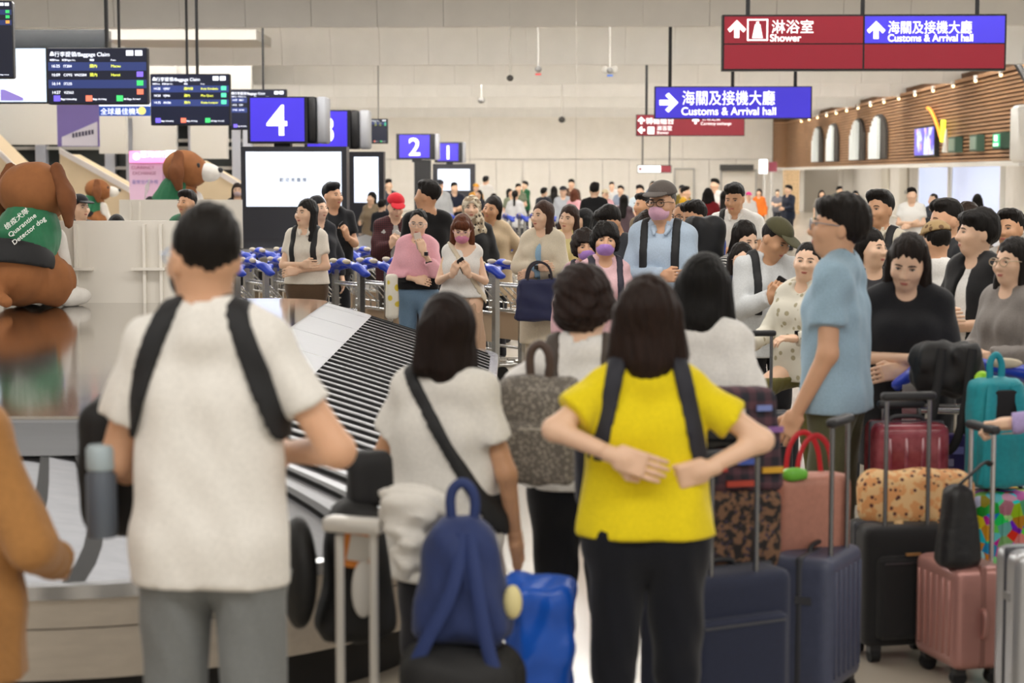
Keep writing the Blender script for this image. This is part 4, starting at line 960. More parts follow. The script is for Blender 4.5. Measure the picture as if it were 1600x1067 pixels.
    if glasses:
        o = link_mesh('glasses', GLASS, None, root); o.matrix_local = S3 @ M @ Matrix.Translation((0, -.106, 1.590))
        if not len(GLASS.materials): GLASS.materials.append(mat('#222222', .3))
        o.material_slots[0].link = 'OBJECT'; o.material_slots[0].material = mat(glasses, .3)
    PERSONS[key] = (root, k, M, ar, cloth)
    return root, k, M, ar, cloth
def held(name, label, cat, pkey, side, mesh_b, m, shift=(0, 0, .06), rot=(0, 0, 0)):
    """a thing held in a hand: stays a thing of its own"""
    root, k, M, ar, _ = PERSONS[pkey]; E, W, n, c, hd = ar[0 if side < 0 else 1]; HM = hand_matrix(E, W, n, hd)
    o = mesh_b.build(name, m); tag(o, label, cat)
    o.matrix_world = Matrix.Translation(root.location) @ Matrix.Rotation(root.rotation_euler.z, 4, 'Z') @ Matrix.Diagonal((k, k, k, 1)) @ HM @ Matrix.Translation(Vector(shift)) @ Matrix.Rotation(rot[2], 4, 'Z') @ Matrix.Rotation(rot[1], 4, 'Y') @ Matrix.Rotation(rot[0], 4, 'X')
    return o
def phone(pkey, side, label, c='#1b1b1f', shift=(0, -.03, .075), rot=(0, 0, 0)):
    b = MB(); b.rbox((-.036, -.005, -.075), (.036, .005, .075), .012, axis=1); b.cur = 1
    for z in (.035, .055): b.lathe([(.008, -.007), (.008, -.005)], (-.018, 0, z), 10, 1)
    o = held('phone', label, 'phone', pkey, side, b, [mat(c, .3), mat('#0c0c0e', .2)], shift, rot); return o
# ================================================================ luggage
def xw(px, d): return (px-800)/F_PX*d/math.cos(PITCH)*1.0
def zw(py, d): return P(800, py, d).z
def suitcase(label, px, d, w_, dp, h, yaw, c, hext, ribs=6, soft=False, wheel=.06, cm=None, hc='#8d8f93', plate=None, group=None, hs=1):
    r = empty('suitcase', (P(px, 900, d).x, d, 0), math.radians(yaw)); tag(r, label, 'suitcase', group)
    m = cm or mat(c, .38 if not soft else .8, kind='noise' if not soft else 'fabric', scale=60)
    z0 = wheel; sh = blob('shell', [rbx((0, 0, z0+(h-z0)/2), (w_/2-.035, dp/2-.035, (h-z0)/2-.035), .035)], m, r, .014)
    if not soft:
        for i in range(ribs):
            x = -w_/2+.05+(w_-.1)*i/(ribs-1)
            for s in (-1, 1): MB().rbox((x-.008, s*dp/2-.006, z0+.05), (x+.008, s*dp/2+.006, h-.05), .004).build('rib', m, r, 60)
    else:
        pk = blob('front_pocket', [rbx((0, -dp/2, z0+(h-z0)*.42), (w_/2-.06, .012, (h-z0)*.3), .02)], m, r, .014)
        MB().box((-w_/2+.06, -dp/2-.036, h*.74), (w_/2-.06, -dp/2-.028, h*.75)).build('zip', mat('#6b6e75', .35, .9), pk)
    MB().rbox((-w_/2-.003, -.012, z0+.01), (w_/2+.003, .012, h+.003), .01, axis=1).build('zipper_band', mat('#3a3c44' if c != '#b98780' else '#8a5f58', .5), r, 60)
    for sx in (-1, 1):
        for sy in (-1, 1):
            x, y = sx*(w_/2-.05), sy*(dp/2-.04)
            wh = MB().lathe([(.008, -.018), (.028, -.018), (.028, .018), (.008, .018)], (x, y, .029), 12, 0).build('wheel', BLACKM, r, 50)
            MB().box((x-.022, y-.02, .04), (x+.022, y+.02, wheel+.02)).build('fork', mat('#2a2a2c', .5), wh)
    if hext:
        hb = MB(); hw = min(.085, w_*.25)
        for s in (-1, 1): hb.tube([(s*hw, hs*(dp/2-.035), h-.02), (s*hw, hs*(dp/2-.035), hext-.02)], .009, 8)
        th = hb.build('trolley_handle', mat(hc, .25, 1.0), r, 60)
        MB().rbox((-hw-.022, hs*(dp/2-.035)-.018, hext-.03), (hw+.022, hs*(dp/2-.035)+.018, hext), .012, axis=1).build('grip', mat('#242528', .5), th, 60)
    MB().tube([(-.07, 0, h), (-.06, 0, h+.022), (.06, 0, h+.022), (.07, 0, h)], .009).build('carry_handle', mat('#2b2c30', .5), r, 60)
    MB().tube([(w_/2, 0, h*.42), (w_/2+.022, 0, h*.45), (w_/2+.022, 0, h*.62), (w_/2, 0, h*.65)], .011).build('side_handle', m, r, 60)
    MB().box((-w_/2-.004, -dp*.2, h*.70), (-w_/2, dp*.05, h*.75)).build('lock', mat('#9a9b9e', .3, .9), r)
    if plate: MB().box((-.03, -dp/2-.04, h*.80), (.03, -dp/2-.03, h*.82)).build('name_plate', mat(plate, .4, .6), r)
    return r
def bag(name, label, px, py, d, size, m, yaw=0, soft=.035, handles=None, hm=None, amp=.004, cat='bag', seed=2, taper=0.0, zipc=None, pocket=None, res=.013):
    """soft bag: px,py = middle of its bottom edge in the photo"""
    q = P(px, py, d); w_, dp, h = size; r = empty(name, (q.x, d, q.z), math.radians(yaw)); tag(r, label, cat)
    pr = [rbx((0, 0, h*.5), (w_/2-soft, dp/2-soft, h/2-soft), soft, k=.03)] if not taper else [dict(t='tbox', w=w_, dp=dp, hh=h, taper=taper, r=min(soft, dp*.3), k=.01, op='add', M=None)]
    blob('body', pr, m, r, res, amp, seed, f=18)
    hm = hm or mat('#1c1c1f', .6)
    if handles == 'top': MB().tube([(-w_*.18, 0, h-.01), (-w_*.17, 0, h+.05), (0, 0, h+.075), (w_*.17, 0, h+.05), (w_*.18, 0, h-.01)], .011).build('handle', hm, r, 60)
    if handles == 'two':
        for s in (-1, 1): MB().tube([(-w_*.25, s*dp*.3, h-.03), (-w_*.2, s*dp*.34, h+.10), (0, s*dp*.36, h+.15), (w_*.2, s*dp*.34, h+.10), (w_*.25, s*dp*.3, h-.03)], .010, 8, flat=.5).build('handle', hm, r, 60)
    if handles == 'loop': MB().tube([(-w_*.1, 0, h-.01), (-w_*.12, 0, h+.07), (w_*.02, 0, h+.1), (w_*.14, 0, h+.06), (w_*.12, 0, h-.01)], .014).build('handle', hm, r, 60)
    if zipc: MB().tube([(-w_*.42, -dp*.5-.002, h*.72), (0, -dp*.5-.006, h*.75), (w_*.42, -dp*.5-.002, h*.72)], .005).build('zipper', mat(zipc, .3, .9), r, 60)
    if pocket: blob('pocket', [rbx((0, -dp*.5, h*.30), (w_*.36, .018, h*.22), .022)], pocket, r, res, amp*.5, seed+1)
    return r
NAVY = mat('#1d2440', .7, kind='fabric', scale=90); SLATE = mat('#4a5068', .45, kind='noise', scale=40)
suitcase('dark navy suitcase under the floral duffel, beside yellow-shirted woman', 1118, 6.0, .42, .27, .59, 28, '#1f2742', .98, soft=True, hs=-1)
suitcase('slate-blue hard suitcase under the salmon tote', 1275, 6.6, .36, .23, .53, 62, '#3b4158', 1.0, cm=SLATE, hs=-1)
suitcase('black suitcase with brass name plate under the orange floral bag', 1400, 7.2, .34, .24, .52, 12, '#17171a', 1.02, soft=True, hs=-1, plate='#b08a5a')
suitcase('rose-gold small hard suitcase with black handbag on top', 1502, 6.9, .34, .215, .435, -76, '#b98780', .93, cm=mat('#b98780', .3, .35), ribs=6, hc='#d9d9dc')
suitcase('silver ribbed suitcase cut by the right frame edge', 1637, 6.4, .30, .22, .575, 8, '#b9babd', .0, cm=mat('#b9babd', .3, .6), ribs=7)
suitcase('wine-red suitcase wrapped in clear plastic', 1412, 7.62, .30, .22, .845, 6, '#7a2430', .92, cm=mat('#7c2a38', .12, kind='noise', col2='#a0525c', scale=14), ribs=4)
suitcase('small suitcase printed with bright multicoloured shapes', 1566, 7.6, .30, .22, .575, 4, '#3f6a3a', .0, cm=mat('#4a7a3a', .5, kind='confetti', scale=22), ribs=4)
suitcase('black suitcase held by the woman in the patterned cardigan', 1182, 9.75, .38, .24, .62, 6, '#1b1d24', 1.03, soft=True)
# bags on the cases
bag('duffel_bag', 'brown and black floral duffel on the navy suitcase', 1142, 890, 6.14, (.29, .17, .27), mat('#211c1c', .8, kind='floral', col2='#7a5a44', col3='#3a3040', scale=45), 18, handles='two', seed=5)
bag('plaid_bag', 'dark tote woven with bright coloured bars on the floral duffel', 1152, 768, 6.14, (.30, .15, .34), mat('#23242f', .8, kind='plaid', col2='#5a3a44', scale=6), 14, handles=None, seed=9, taper=.25)
for i, (dx, dz, c, w_) in enumerate(((-.10, .08, '#c9453f', .07), (0, .10, '#4a62b8', .06), (.09, .07, '#d3a12e', .07), (-.08, .17, '#d8902c', .07), (.03, .18, '#b5433f', .08), (.10, .20, '#8a5fa0', .05), (-.03, .26, '#d8c9c0', .05), (.06, .27, '#7a8ac8', .05), (-.02, .03, '#c24a3a', .09))):
    o = bpy.data.objects['plaid_bag']; MB().box((dx-w_/2, -.085+.02*dz, dz), (dx+w_/2, -.07, dz+.018)).build('coloured_bar', mat(c, .7), o)
q = P(1130, 690, 6.0)
bag('black_pouch', 'shiny black pouch by the elbow of the yellow-shirted woman', 1118, 705, 6.02, (.17, .10, .13), mat('#141416', .2), 0, soft=.045)
bag('tote_bag', 'salmon leather tote with red strap on the slate-blue suitcase', 1262, 866, 6.68, (.29, .13, .29), mat('#c08573', .5, kind='vinyl', scale=50), 20, handles='two', hm=mat('#c8202c', .4), seed=4, amp=.002)
bag('green_packet', 'bright green packet peeping out of the salmon tote', 1243, 752, 6.6, (.10, .05, .05), mat('#6fbf3c', .4), 0, soft=.02)
bag('floral_bag', 'orange floral soft bag lying across the black suitcase', 1428, 828, 7.27, (.45, .17, .24), mat('#e0a066', .7, kind='floral', col2='#e8c08a', col3='#5a2f2a', scale=34), 6, handles=None, soft=.08, seed=7)
MB().tube([(-.10, -.12, .06), (-.09, -.16, -.06), (-.02, -.17, -.10), (.06, -.16, -.06), (.07, -.12, .06)], .018, flat=.5).build('hanging_handle', mat('#e0a066', .7, kind='floral', col2='#e8c08a', col3='#5a2f2a', scale=34), bpy.data.objects['floral_bag'], 60)
for s in (-1, 1): MB().tube([(s*.15, -.13, .02), (s*.16, -.14, -.15), (s*.18, -.14, -.22)], .010, flat=.5).build('tan_strap', mat('#a8845a', .5), bpy.data.objects['floral_bag'], 60)
bag('quilted_handbag', 'black quilted handbag standing on the rose-gold suitcase', 1496, 885, 6.78, (.175, .12, .30), mat('#1b1b1e', .45, kind='noise', scale=30, bump=.4), 12, taper=.45, seed=3)
MB().tube([(-.02, 0, .28), (.03, -.02, .33), (.10, 0, .38), (.13, .02, .36)], .012, flat=.5).build('strap', mat('#1b1b1e', .5), bpy.data.objects['quilted_handbag'], 60)
def backpack(label, px, py, d, size, m, yaw, trim, z=None):
    r = bag('backpack', label, px, py, d, size, m, yaw, soft=.05, handles='loop', hm=trim, cat='backpack', pocket=m); w_, dp, h = size
    MB().tube([(-w_*.36, -dp*.5-.03, h*.52), (0, -dp*.5-.04, h*.53), (w_*.36, -dp*.5-.03, h*.52)], .004).build('zipper', mat('#b9b3a6', .3, .9), r, 60); return r
bpk = backpack('grey monogram backpack on the back of the curly-haired woman', 842, 754, 5.84, (.255, .12, .335), mat('#6b655f', .6, kind='monogram', col2='#a39c92', scale=95), -8, mat('#4b3a32', .5))
teal = backpack('teal backpack with black back panel on the multicoloured suitcase', 1551, 762, 7.58, (.22, .14, .44), mat('#18a0ad', .6, kind='fabric', scale=60), 16, mat('#1796a6', .6))
for s in (-1, 1): MB().tube([(s*.05, -.075, .42), (s*.075, -.10, .30), (s*.08, -.10, .12), (s*.09, -.08, .03)], .024, flat=.35).build('shoulder_strap', mat('#18a0ad', .6, kind='fabric', scale=60), teal, 60)
MB().rbox((-.06, -.088, .06), (.06, -.07, .40), .02, axis=1).build('back_panel', mat('#17181a', .8), teal, 60)
# loaded trolley on the right
q = P(1517, 600, 7.95); put_trolley(q.x, 7.95, -12, 'blue-handled trolley loaded with a black bag, right side', 'luggage trolleys in use')
bag('black_bag', 'large black nylon bag slung over the trolley handle on the right', 1478, 618, 7.76, (.30, .18, .22), mat('#18181a', .6, kind='vinyl', scale=20), -12, soft=.08, amp=.008, seed=8)
for x in (-.02, .10): MB().tube([(x, -.10, .20), (x-.02, -.13, 0), (x-.06, -.13, -.20), (x-.12, -.11, -.22)], .018, flat=.35).build('hanging_strap', mat('#141416', .7), bpy.data.objects['black_bag'], 60)
o = MB().rbox((-.05, -.03, 0), (.05, .03, .16), .01).build('purple_box', mat('#3d2a6a', .4)); o.location = P(1487, 738, 7.8); tag(o, 'small purple printed carton on the loaded trolley', 'box')
MB().box((-.035, -.032, .03), (.0, -.0305, .06)).build('label_patch', mat('#b9b4d6', .5), o); MB().box((-.01, -.032, .08), (.04, -.0305, .11)).build('label_patch', mat('#8f8ad0', .5), o)
MB().sph((-.03, .05, .43), (.035, .02, .035)).build('lime_patch', mat('#b8f03c', .4), teal, 60)
# hand cart with bags, lower left
r = empty('hand_cart', (P(560, 900, 5.1).x, 5.1, 0), math.radians(-20)); tag(r, 'pale-framed hand cart holding bags, in front of the carousel', 'cart'); PF = mat('#d9d6d0', .35, .3)
for s, hh in ((-.055, .86), (.045, .90)): MB().tube([(s, 0, .1), (s, 0, hh)], .013).build('pole', PF, r, 60)
MB().rbox((-.095, -.03, .87), (.075, .03, .91), .012, axis=1).build('handle_bar', PF, r, 60)
MB().box((-.2, -.05, .10), (.42, .3, .13)).build('platform', mat('#3a3a3c', .5), r)
for x in (-.15, .4):
    for y in (0, .25): MB().lathe([(.01, -.02), (.05, -.02), (.05, .02), (.01, .02)], (x, y, .05), 14, 0).build('wheel', BLACKM, r, 50)
bag('black_bag', 'black bag with orange luggage tag on the hand cart', 557, 1000, 5.28, (.22, .2, .40), mat('#161617', .7, kind='vinyl', scale=20), 14, soft=.08, amp=.006, seed=12, taper=.3)
bt = bpy.data.objects['black_bag.001']
MB().box((-.11, -.115, .22), (-.02, -.10, .33), Matrix.Rotation(.2, 4, 'Y')).build('orange_tag', mat('#d9822a', .5), bt); MB().box((-.095, -.118, .24), (-.035, -.114, .31), Matrix.Rotation(.2, 4, 'Y')).build('tag_card', mat('#d8d4cc', .5), bt)
blob('round_lid', [ell((-.16, .0, .20), (.05, .11, .16))], mat('#131314', .6), bt, .014); blob('white_disc', [ell((.0, -.12, .17), (.035, .015, .085))], mat('#d9d6d0', .5), bt, .01)
o = blob('white_cloth', [seg((-.06, 0, .30), (.06, .02, .31), .06, .065, k=.05), seg((-.03, -.03, .28), (-.01, -.05, .05), .055, .04, k=.06), seg((.06, -.02, .28), (.02, -.04, .10), .06, .045, k=.06), ell((.03, 0, .3), (.10, .08, .07), k=.05)], fab('#e4e1db'), None, .011, .012, 5, f=42)
o.location = P(640, 905, 5.05); o.scale = (.66, .66, .66); tag(o, 'crumpled white cloth draped over the hand cart', 'cloth')
nb = bag('backpack', 'navy blue backpack piled on the hand cart, lower centre', 722, 1003, 4.95, (.27, .2, .33), mat('#223468', .75, kind='fabric', scale=70), -8, soft=.08, handles='loop', hm=mat('#223468', .7), cat='backpack', amp=.006, seed=6, taper=.42)
for s in (-1, 1): MB().tube([(.02+s*.01, -.06, .30), (.03+s*.03, -.12, .16), (s*.09, -.13, 0), (s*.14, -.12, -.14)], .018, flat=.4).build('shoulder_strap', mat('#223468', .75), nb, 60)
MB().sph((.14, -.04, .12), (.025, .02, .045)).build('charm', mat('#e0d49a', .6), nb, 60)
kb = bag('black_bag', 'black rucksack with orange tag under the navy backpack', 722, 1135, 4.9, (.33, .24, .22), mat('#151516', .7, kind='vinyl', scale=18), -6, soft=.09, amp=.006, seed=15)
MB().box((-.11, -.14, .05), (.05, -.12, .11), Matrix.Rotation(-.5, 4, 'Y')).build('orange_tag', mat('#dd8a22', .5), kb)
pb = bag('plastic_bag', 'bright blue woven plastic bag standing beside the hand cart', 846, 1100, 5.35, (.18, .15, .36), mat('#1a5fd0', .3, kind='vinyl', scale=10), 10, soft=.03, amp=.009, seed=17)
# backpack worn on the front by the man in white, with a bottle in its pocket
wb = bag('backpack', 'black backpack worn on the front by the man in white', 196, 838, 4.80, (.20, .20, .36), mat('#151517', .7, kind='vinyl', scale=30), 0, soft=.06, cat='backpack', seed=21)
b = MB(); b.lathe([(.036, 0), (.038, .02), (.037, .15), (.030, .165)], n=20); o = empty('water_bottle', P(160, 838, 4.62)); tag(o, 'grey-blue water bottle in the side pocket of the front backpack', 'bottle')
b.build('bottle_body', mat('#59616c', .3), o, 50); MB().lathe([(.034, .165), (.036, .17), (.036, .215), (.03, .225)], n=20).build('bottle_cap', mat('#a9b9c0', .4), o, 50)
# small shoulder bag on the short-haired woman's left, navy pouch on the yellow-shirted woman
bag('shoulder_bag', 'black shoulder bag at the side of the short-haired woman', 578, 792, 5.3, (.13, .10, .16), mat('#17171a', .7, kind='vinyl', scale=30), 20, soft=.03, seed=23)
bag('shoulder_bag', 'navy pouch hanging at the side of the yellow-shirted woman', 916, 795, 5.35, (.075, .10, .20), mat('#1b1f33', .7, kind='fabric', scale=60), 10, soft=.03, seed=24)
bag('shopping_bag', 'white paper bag with orange print behind the short-haired woman', 772, 790, 6.3, (.08, .06, .17), mat('#e6e3df', .5), 10, soft=.015)
# ---------------------------------------------------------------- foreground people, backs to the camera
person('W', 'man in white T-shirt and black mask seen from behind, backpack on his front', 325, 313, 4.6, 172, 0, 'm', 'crop', top='#efece6', hem=.82, loose=.020, bottom='#7d8080', head=(38, 4, 0), mask='#17171a', glasses='#9fb4d8',
       arms=(((.31, .03, 1.14), (.12, -.20, 1.10), (-.5, .5, 0), 35, None), ((.24, -.02, 1.10), (.22, -.22, .98), (-1, 0, 0), 35, None)), straps=(('pair', .38),), wide=.94)
person('Y', 'woman in bright yellow T-shirt with hands on her lower back', 1012, 430, 5.25, 180, 1, 'l', 'bob', hc='#2a1a14', top='#efd81c', hem=.925, loose=.016, bottom='#15171f', head=(-4, 0, 0),
       arms=(((.345, .05, 1.22), (.17, .10, 1.14), (-.7, -.6, 0), 60, (-.8, .15, -.2)), ((.285, .10, 1.26), (.10, .175, 1.19), (0, -1, -.1), 14, (-.85, .1, -.28))), straps=(('pair', .22),), strapc='#23242e')
person('S', 'short-haired woman in white T-shirt with black cross-body strap', 697, 458, 5.6, 160, 1, 't', 'bob', hc='#20130f', top='#e9e6e0', hem=.74, loose=.024, bottom='#2a2a30', head=(52, 0, 0), mask='#3aa878',
       arms=('down', ((.25, -.02, 1.14), (.20, -.2, 1.06), (-1, 0, 0), 35, None)), straps=('cross_l',))
person('B', 'curly-haired woman in white top carrying a grey monogram backpack', 925, 417, 6.1, 172, 1, 'l', 'curly', hc='#2c1c18', top='#f0eeec', hem=.93, loose=.020, bottom='#14151b', head=(-20, 8, 0),
       arms=('down', ((.30, -.03, 1.20), (.30, -.25, 1.16), (-1, 0, 0), 35, None)), straps=('pair',), strapc='#4b423c', x_off=-.03)
person('R', 'black-haired woman in loose white top partly behind the yellow shirt', 1070, 396, 6.6, 150, 1, 't', 'bob', hc='#121010', top='#f1f0ee', sleeve='half', hem=.82, loose=.03, bottom='#c9c3b8', head=(20, 6, 0), neckr=.078, x_off=.07)
person('L', 'person in tan knit sweater cut by the left frame edge', -82, 470, 4.5, 150, 1, 'm', 'bob', top='#a8763f', sleeve='long', hem=.72, loose=.034, bottom='#1a1a1c', arms=(((.26, -.02, 1.08), (.16, -.22, 1.0), (-1, 0, 0), 30, None), 'down'), topm=mat('#a8763f', .9, kind='fabric', scale=60, bump=.4))
# ---------------------------------------------------------------- right-hand group
person('BL', 'tall man in light blue T-shirt and glasses in profile', 1308, 303, 7.75, -112, 0, 'm', 'fringe', hc='#1c1613', top='#9fbdd2', hem=.86, loose=.034, bottom='#57573f', head=(14, -3, 0), glasses='#8a8c94', arms=('down', ((.215, .02, 1.10), (.22, -.10, .86), (-1, 0, 0), 25, None)))
person('BK', 'woman in black T-shirt with crossed arms looking down', 1418, 362, 8.3, -12, 1, 'l', 'long', hc='#221813', top='#232428', sleeve='half', hem=.62, loose=.034, bottom='#232428', head=(-8, 22, 6), arms=('cross_a', 'cross_b'), wide=1.12)
person('GR', 'laughing woman in grey blouse and glasses at the right edge', 1582, 371, 9.0, -62, 1, 'l', 'long', hc='#1b1512', top='#8b8581', sleeve='long', hem=.80, loose=.03, bottom='#2a2a2e', head=(8, 0, 0), glasses='#b9a58a', arms=('fwd', 'fwd'), wide=1.05)
person('YB', 'young man with bowl-cut hair in open black shirt, arms folded', 1528, 326, 9.9, -62, 0, 'l', 'fringe', hc='#15110f', top='#1b1b1d', sleeve='half', hem=.80, loose=.034, inner='#eceae6', openw=(.05, .08), bottom='#2a2a2e', head=(-22, 0, 0), arms=('cross_a', 'cross_b'))
person('PK', 'long-haired woman glancing aside behind the blue T-shirt man', 1360, 356, 10.7, 10, 1, 'l', 'longback', top='#3a3a3e', sleeve='half', hem=.8, bottom='#2a2a2e', head=(28, 0, 4))
person('GC', 'man in monogram cap and white T-shirt turned away', 1468, 345, 11.0, 150, 0, 'm', 'crop', top='#e6e4e0', hem=.82, loose=.03, bottom='#4a4a4a', head=(50, 10, 0), cap=mat('#a88d63', .8, kind='monogram', col2='#6a4f34', scale=26), wide=1.15)
person('MB', 'dark-haired man in black mask behind the monogram cap', 1480, 311, 11.6, -70, 0, 'm', 'short', top='#2a2c30', hem=.8, bottom='#2a2a2e', head=(0, 6, 0), mask='#1b1b1d')
person('RF', 'man with tanned face at the far right edge', 1580, 327, 12.0, -30, 0, 't', 'short', top='#c9c6c0', hem=.8, bottom='#2a2a2e', head=(-14, 0, 0))
person('HB', 'brown-haired person seen from behind beyond the bowl-cut man', 1512, 316, 12.2, 170, 1, 'l', 'bob', hc='#33241c', top='#8a8078', hem=.8, bottom='#2a2a2e')
person('CS', 'man in cream shirt with black strap glancing left', 1375, 297, 12.8, -38, 0, 't', 'short', top='#d9d2c0', sleeve='long', hem=.82, bottom='#33312e', head=(-6, 0, 0), straps=('pair',), collar='#d9d2c0')
person('BU', 'woman with black hair bun seen from behind', 1344, 324, 13.6, 160, 1, 'l', 'bun', top='#2c2c2e', sleeve='none', hem=.8, bottom='#3a3a3a', neckr=.085)
person('OC', 'man in olive cap and pale jacket looking at his phone', 1200, 336, 11.5, 12, 0, 't', 'crop', top='#d3d6d8', sleeve='long', hem=.80, loose=.036, bottom='#1c1c20', head=(28, 30, 6), cap='#4d4a33', arms=('phone', 'phone'), straps=('right',), inner='#2a2c30', openw=(.012, .012))
person('PG', 'woman in pink mask, glasses and navy dotted dress', 1160, 379, 11.8, 5, 1, 'l', 'bob', hc='#1f1713', top='#1d2340', sleeve='half', hem=.5, loose=.024, bottom='#1d2340', topm=mat('#1c213c', .8, kind='dots', col2='#d9dce6', scale=42), mask='#e59ac6', glasses='#b58a7a', head=(-4, 0, 0), arms=(((.25, -.06, 1.16), (.30, -.28, 1.06), (0, 0, -1), 25, None), 'down'))
person('ST', 'woman in black and white striped top behind the pink mask', 1160, 344, 12.6, 20, 1, 'l', 'long', hc='#1c1512', top='#222222', sleeve='half', hem=.8, loose=.03, bottom='#222222', topm=mat('#1c1c1e', .8, kind='stripes_d', col2='#e0ddd8', scale=22), head=(10, 18, 0), arms=(((.27, -.03, 1.15), (.12, -.27, 1.12), (-.4, .4, -.6), 30, None), 'down'))
person('KH', 'woman in patterned cream cardigan and olive trousers wearing a watch', 1258, 377, 10.3, -40, 1, 'l', 'pony', hc='#17120f', top='#d9d4c4', sleeve='long', hem=.84, loose=.03, bottom='#6b6536', topm=mat('#dcd8ca', .85, kind='floral', col2='#dcd8ca', col3='#a8a084', scale=20), head=(24, -2, 4), wide=1.05,
       arms=(((.22, -.08, 1.13), (.20, -.32, 1.08), (0, 0, -1), 25, None), ((.22, -.06, 1.12), (.10, -.27, 1.13), (0, .3, -1), 25, None)), legj={-1: ((-.09, .0, .90), (-.12, -.40, .78), (-.12, -.42, .36)), 1: ((.09, .01, .90), (.1, -.05, .49), (.105, .03, .085))})
# ---------------------------------------------------------------- centre group
person('OL', 'tall elderly man in grey cap, pink mask and light blue shirt', 1035, 284, 12.5, -14, 0, 'm', 'crop', hc='#6d6a66', top='#b4c6da', sleeve='long', hem=.82, loose=.03, bottom='#3a3c44', head=(-12, 2, 0), cap='#5d5652', mask='#eab9d2', glasses='#33231f', arms=('cross_a', 'cross_b'), straps=('pair',), collar='#b4c6da')
person('PM', 'elderly woman in pink shirt and purple mask, curly hair', 945, 347, 12.2, 6, 1, 'm', 'curly', hc='#16110f', top='#e3bcc2', sleeve='long', hem=.8, bottom='#3a3a40', mask='#b48ad6', head=(-6, 2, 3), straps=('pair',), strapc='#2c2a38', arms=('fwd', 'fwd'))
person('PN', 'second pink-shirted woman in purple mask, farther left', 916, 358, 12.9, -4, 1, 'm', 'curly', hc='#2a1f1b', top='#dcb3ba', sleeve='long', hem=.8, bottom='#3a3a40', mask='#b48ad6', head=(10, 6, -6), straps=('right',), strapc='#2c2a38')
person('BT', 'man in charcoal T-shirt bowing his head', 962, 316, 13.9, -30, 0, 't', 'short', top='#3b3e44', hem=.8, loose=.026, bottom='#2a2a2e', head=(-20, 34, 0))
person('CW', 'curly-haired woman in white mask behind the elderly man', 1012, 330, 14.1, -8, 1, 'm', 'curly', hc='#2a1f1a', top='#5a4a44', sleeve='long', hem=.8, mask='#e6e4ea', head=(0, 10, 0))
person('CX', 'short woman in pale pink mask below the curly-haired woman', 1000, 360, 13.1, -6, 1, 'm', 'bob', hc='#3a2720', top='#6a4a40', sleeve='long', hem=.8, mask='#e8bcc4', head=(0, 0, 6))
person('LA', 'man in royal blue polo with white collar letters', 1090, 312, 14.6, -40, 0, 't', 'short', top='#1f3f96', hem=.8, loose=.03, bottom='#2a2a30', head=(-18, 16, 0), collar='#1f3f96', wide=1.15, arms=('down', 'fwd'))
person('BG', 'nearly bald man in glasses behind the elderly man', 1064, 316, 15.7, -35, 0, 't', 'crop', hc='#7d6a5c', top='#8a8d92', hem=.8, glasses='#3a2f2a', mask='#e8e6e6')
person('WP', 'man in white polo with black shoulder strap looking down', 1150, 285, 17.0, -16, 0, 't', 'short', top='#f0efec', hem=.82, loose=.03, bottom='#2a2c33', head=(-8, 16, 0), collar='#f0efec', straps=('right',), arms=('cross_a', 'cross_b'), wide=1.08)
person('BJ', 'man in brown jacket facing left, farther back', 1005, 302, 19.5, -60, 0, 't', 'short', top='#6a5a40', sleeve='long', hem=.8, bottom='#2a2a2e')
person('TR', 'woman in cream trench coat with sunglasses on her hair', 848, 314, 16.0, -20, 1, 'l', 'long', hc='#4a3226', top='#ddd2bd', sleeve='long', hem=.45, loose=.04, inner='#9cc0dc', openw=(.045, .03), bottom='#d8ccb6', head=(-22, 2, 0), arms=('cross_a', 'cross_b'))
person('YS', 'woman in pale yellow sweater carrying a navy tote', 888, 320, 16.7, -10, 1, 'l', 'long', hc='#3a241b', top='#e9dca2', sleeve='long', hem=.92, loose=.034, bottom='#d6cbb8', head=(-16, 2, 4), arms=('cross_a', 'cross_b'), legs='skirt')
person('HD', 'person in black hooded top turned away behind the yellow sweater', 910, 326, 18.0, -70, 1, 'l', 'long', hc='#141416', top='#1c1c1f', sleeve='long', hem=.8)
person('PP', 'woman in white sleeveless top and pink mask reading her phone', 722, 334, 15.2, -2, 1, 'l', 'bobfringe', hc='#6a3a22', top='#efece8', sleeve='none', hem=.97, loose=.014, bottom='#c4a48a', legs='skirt', head=(2, 20, 0), mask='#d98aa8', glasses='#d9a9b2', arms=('phone', 'phone'), straps=('cross_r',), strapc='#d8cbb4')
person('PS', 'woman in knotted pink shirt and jeans holding a phone to her face', 652, 326, 15.8, -8, 1, 'l', 'tied', hc='#17120f', top='#efb3c0', sleeve='threequarter', hem=1.09, loose=.036, bottom='#6f8ba6', head=(4, 8, 4), arms=('cross_b', 'phone_up'), glasses='#b9a9a4', under=('#17171a', .985))
person('HJ', 'woman in leopard-print headscarf with serious face', 737, 304, 18.2, 4, 1, 'l', 'bald', top='#2a2a2c', sleeve='long', hem=.6, loose=.03, hijab=mat('#8c7a62', .8, kind='floral', col2='#cbbfa8', col3='#33291f', scale=24), head=(-4, 0, 0))
person('SM', 'smiling woman in beige top leaning beside the headscarf', 766, 306, 18.6, -10, 1, 't', 'longback', hc='#1c1411', top='#cbb597', sleeve='long', hem=.7, loose=.034, head=(-14, 4, 12), arms=('down', 'hip'), wide=1.1)
person('BB', 'bearded man in black seen from behind, facing left', 668, 282, 16.6, 205, 0, 't', 'short', top='#18181a', sleeve='long', hem=.8, loose=.026, bottom='#24242a', head=(40, 0, 0))
